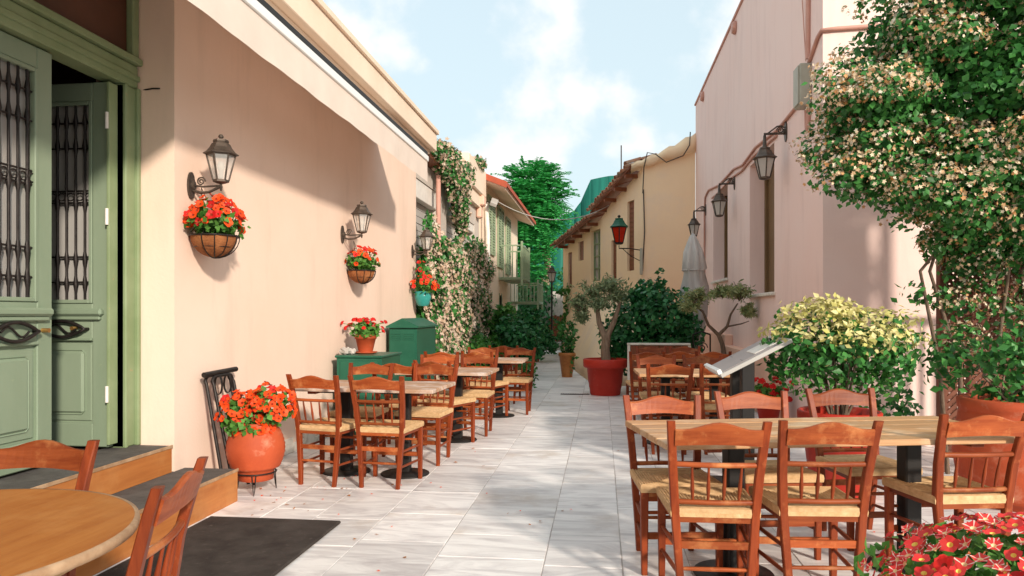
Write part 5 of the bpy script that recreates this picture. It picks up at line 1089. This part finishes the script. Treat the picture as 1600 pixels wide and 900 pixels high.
for x in (3.14, 3.26, 3.40, 3.54, 3.68, 3.82, 3.96): mb = MB(); mb.box(x-.018, x+.018, 7.28, 7.32, .12, 1.549, .003); obj('shadow_baluster', mb, M['beam'], pg)  # unseen railing added behind the lattice to cast slat shadows on the end wall
mb = MB(); mb.box(3.10, 4.555, 7.27, 7.33, 1.55, 1.62, .004); obj('rail', mb, M['beam'], pg)
jv = thing('jasmine_canopy', 'huge cascading canopy of flowering jasmine over the pergola at right', 'climbing plant', (3.0, 6.2, 0))
JB = [((2.35, 6.2, 3.15), (.52, .6, .55)), ((2.2, 6.1, 2.75), (.42, .5, .42)), ((2.75, 6.3, 3.55), (.65, .7, .55)), ((3.3, 6.2, 3.7), (.7, .7, .55)), ((3.0, 5.9, 3.0), (.6, .6, .6)), ((2.75, 6.0, 2.45), (.42, .5, .42)), ((3.05, 6.1, 2.35), (.36, .4, .36)), ((3.55, 5.9, 3.0), (.6, .6, .55)), ((3.7, 5.9, 2.4), (.45, .5, .45)), ((3.35, 6.2, 2.45), (.35, .4, .35)), ((3.9, 6.2, 3.5), (.7, .7, .6)), ((2.85, 6.4, 2.05), (.18, .2, .2)), ((3.15, 6.4, 1.95), (.28, .18, .2)), ((3.5, 6.3, 2.1), (.25, .22, .24)), ((2.3, 6.2, 3.55), (.32, .4, .3)), ((2.15, 6.15, 2.45), (.32, .4, .26)), ((2.5, 6.1, 2.3), (.3, .35, .25)), ((2.1, 6.2, 3.1), (.25, .3, .3)), ((3.0, 5.9, 3.95), (.6, .6, .35)), ((3.7, 6.0, 4.05), (.7, .7, .35))]
SUB = [(np.array((x_, 6.48, z_)), (.17, .12, .13)) for x_, z_ in ((2.95, 1.75), (3.12, 1.62), (3.38, 1.78), (3.52, 1.6), (2.9, 1.45), (3.25, 1.4), (3.45, 1.25), (2.98, 1.15), (3.6, 1.85), (2.78, 1.9))]
for c, r in JB:
    for q in range(11):
        e = rng.normal(0, 1, 3); e /= np.linalg.norm(e)
        if e[1] > .55: continue
        rr = rng.uniform(.12, .27); SUB.append((np.array(c)+e*np.array(r)*rng.uniform(.75, 1.0), (rr*1.2, rr, rr*.75)))
p, d = blob_pts([(c, tuple(.78*q for q in r)) for c, r in JB]+[((3.0, 6.5, 3.35), (.6, .35, .5)), ((3.5, 6.55, 3.3), (.5, .3, .45)), ((2.6, 6.5, 3.1), (.45, .3, .45))], 18000, shell=.15, rough=.3); scatter('inner_foliage', p*1.0, d, .066, LEAF, LEAFF, M['lf_jas'], jv, wid=.75, droop=.2)
p, d = blob_pts(SUB, 22000, shell=.55, rough=.3); scatter('foliage', p, d+np.array((0, -.2, .5)), .058, LEAF, LEAFF, M['lf_jas'], jv, wid=.75, droop=.2, jit=.5)
p, d = blob_pts(SUB, 30000, shell=.92, rough=.3); k_ = d[:, 2] > -.45; p, d = p[k_], d[k_]; scatter('blossom_cover', p, d, .018, STAR, STARF, M['bl_jas'], jv, jit=.6)
p, d = blob_pts(SUB, 15000, shell=.93, rough=.3); k_ = d[:, 2] > -.1; p, d = p[k_], d[k_]; scatter('blossom_sprays', p, d, .019, STAR, STARF, M['bl_jasw'], jv, jit=.6)
p, d = blob_pts([((2.95, 6.55, 1.4), (.12, .1, .7)), ((2.7, 6.5, 1.5), (.25, .15, .15)), ((3.5, 6.5, 1.5), (.15, .15, .2))], 230, shell=.2); scatter('trailing_leaves', p, d, .07, LEAF, LEAFF, M['lf_jas'], jv, wid=.6)
mb = MB()
for k in range(5):
    x0 = rng.uniform(2.85, 3.7); mb.tube([(x0, 6.60, .0), (x0+rng.uniform(-.15, .15), 6.5, .9), (x0+rng.uniform(-.3, .3), 6.45, 1.7), (x0+rng.uniform(-.5, .4), 6.2, 2.4), (x0+rng.uniform(-.7, .5), 6.1, 3.1)], [.020, .018, .014, .011, .007], 6)
obj('stems', mb, M['bark'], jv)
sw = thing('stone_steps', 'pale rough stone wall glimpsed at the right edge', 'wall', (4.6, 7.6, 0)); z = 0; row = 0
while z < 1.72:
    hh = random.uniform(.13, .2); x = 4.02+random.uniform(-.08, .02)
    while x < 5.2:
        ww = random.uniform(.18, .36); m = MB(); m.box(x, x+ww-.012, 7.55+random.uniform(-.02, .02), 7.8, z, z+hh-.012, .02); obj('stone', m, M['stone'], sw, loc=(x+ww/2, 7.6, z)); x += ww
    z += hh
mb = MB(); mb.box(3.98, 5.3, 7.5, 7.85, z, z+.05, .01); obj('coping', mb, M['dirtyw'], sw)

# ================================================================ FOREGROUND PETUNIAS
pp = thing('petunia_planter', 'planter of red and white striped petunias in the right foreground', 'flower pot', (1.06, 1.77, 0)); x, y = 1.06, 1.77
mb = MB(); mb.lathe([(.20, .002), (.22, .02), (.30, .50), (.33, .505), (.33, .57), (.30, .57), (.29, .53), (0, .52)], 28, M=Matrix.Translation((x, y, 0))); obj('pot', mb, M['terra'], pp)
foliage(pp, [((x-.1, y+.1, .70), (.34, .3, .12)), ((x, y, .70), (.36, .34, .12)), ((x+.22, y, .76), (.28, .3, .14)), ((x-.1, y-.1, .64), (.3, .3, .1))], 3200, .042, 'lf_pet', wid=.6)
bloom(pp, (x-.05, y, .71), (.37, .36, .16), 430, [BLS]*7+[BLC]*5+[BLR], gap=.020, zmin=-.05, sc=(.42, .72), view=(-.1, -.6, .7)); bloom(pp, (x+.25, y, .79), (.28, .34, .15), 250, [BLS]*5+[BLC]*2, gap=.020, zmin=-.05, sc=(.42, .72), view=(-.1, -.6, .7))
inst('blossom', BLP, pp, (x+.20, y+.15, 1.0), (-.3, -.8, .5), 1.15); inst('blossom', BLP, pp, (x+.25, y+.12, .98), (.3, -.8, .4), 1.0)

# fallen petals and leaves on the paving
P_ = []; 
for cx_, cy_, r_, k in ((-2.3, 5.3, .5, 26), (-1.9, 6.2, .9, 26), (1.9, 5.2, .8, 30), (1.2, 2.6, .8, 24), (0, 12, 1.2, 22), (-1.2, 4.2, 1.6, 18), (.3, 6, 2, 24)):
    for q in range(k): P_.append((cx_+rng.normal(0, r_*.6), cy_+rng.normal(0, r_*.6), .006))
P_ = np.array(P_); P_ = P_[(P_[:, 0] > -2.9) & ((P_[:, 0] > -2.5) | (P_[:, 1] > 5.1))]
o = scatter('fallen_petals', P_[::2], np.tile((0, 0, 1.), (len(P_[::2]), 1)), .022, LEAF, LEAFF, M['p_or'], None, wid=.8, jit=.15); o['label'] = 'fallen orange petals strewn thinly over the paving'; o['category'] = 'petals'
o = scatter('fallen_leaves', P_[1::2], np.tile((0, 0, 1.), (len(P_[1::2]), 1)), .034, LEAF, LEAFF, M['ply'], None, wid=.6, jit=.2); o['label'] = 'dry brown leaves strewn thinly over the paving'; o['category'] = 'leaves'
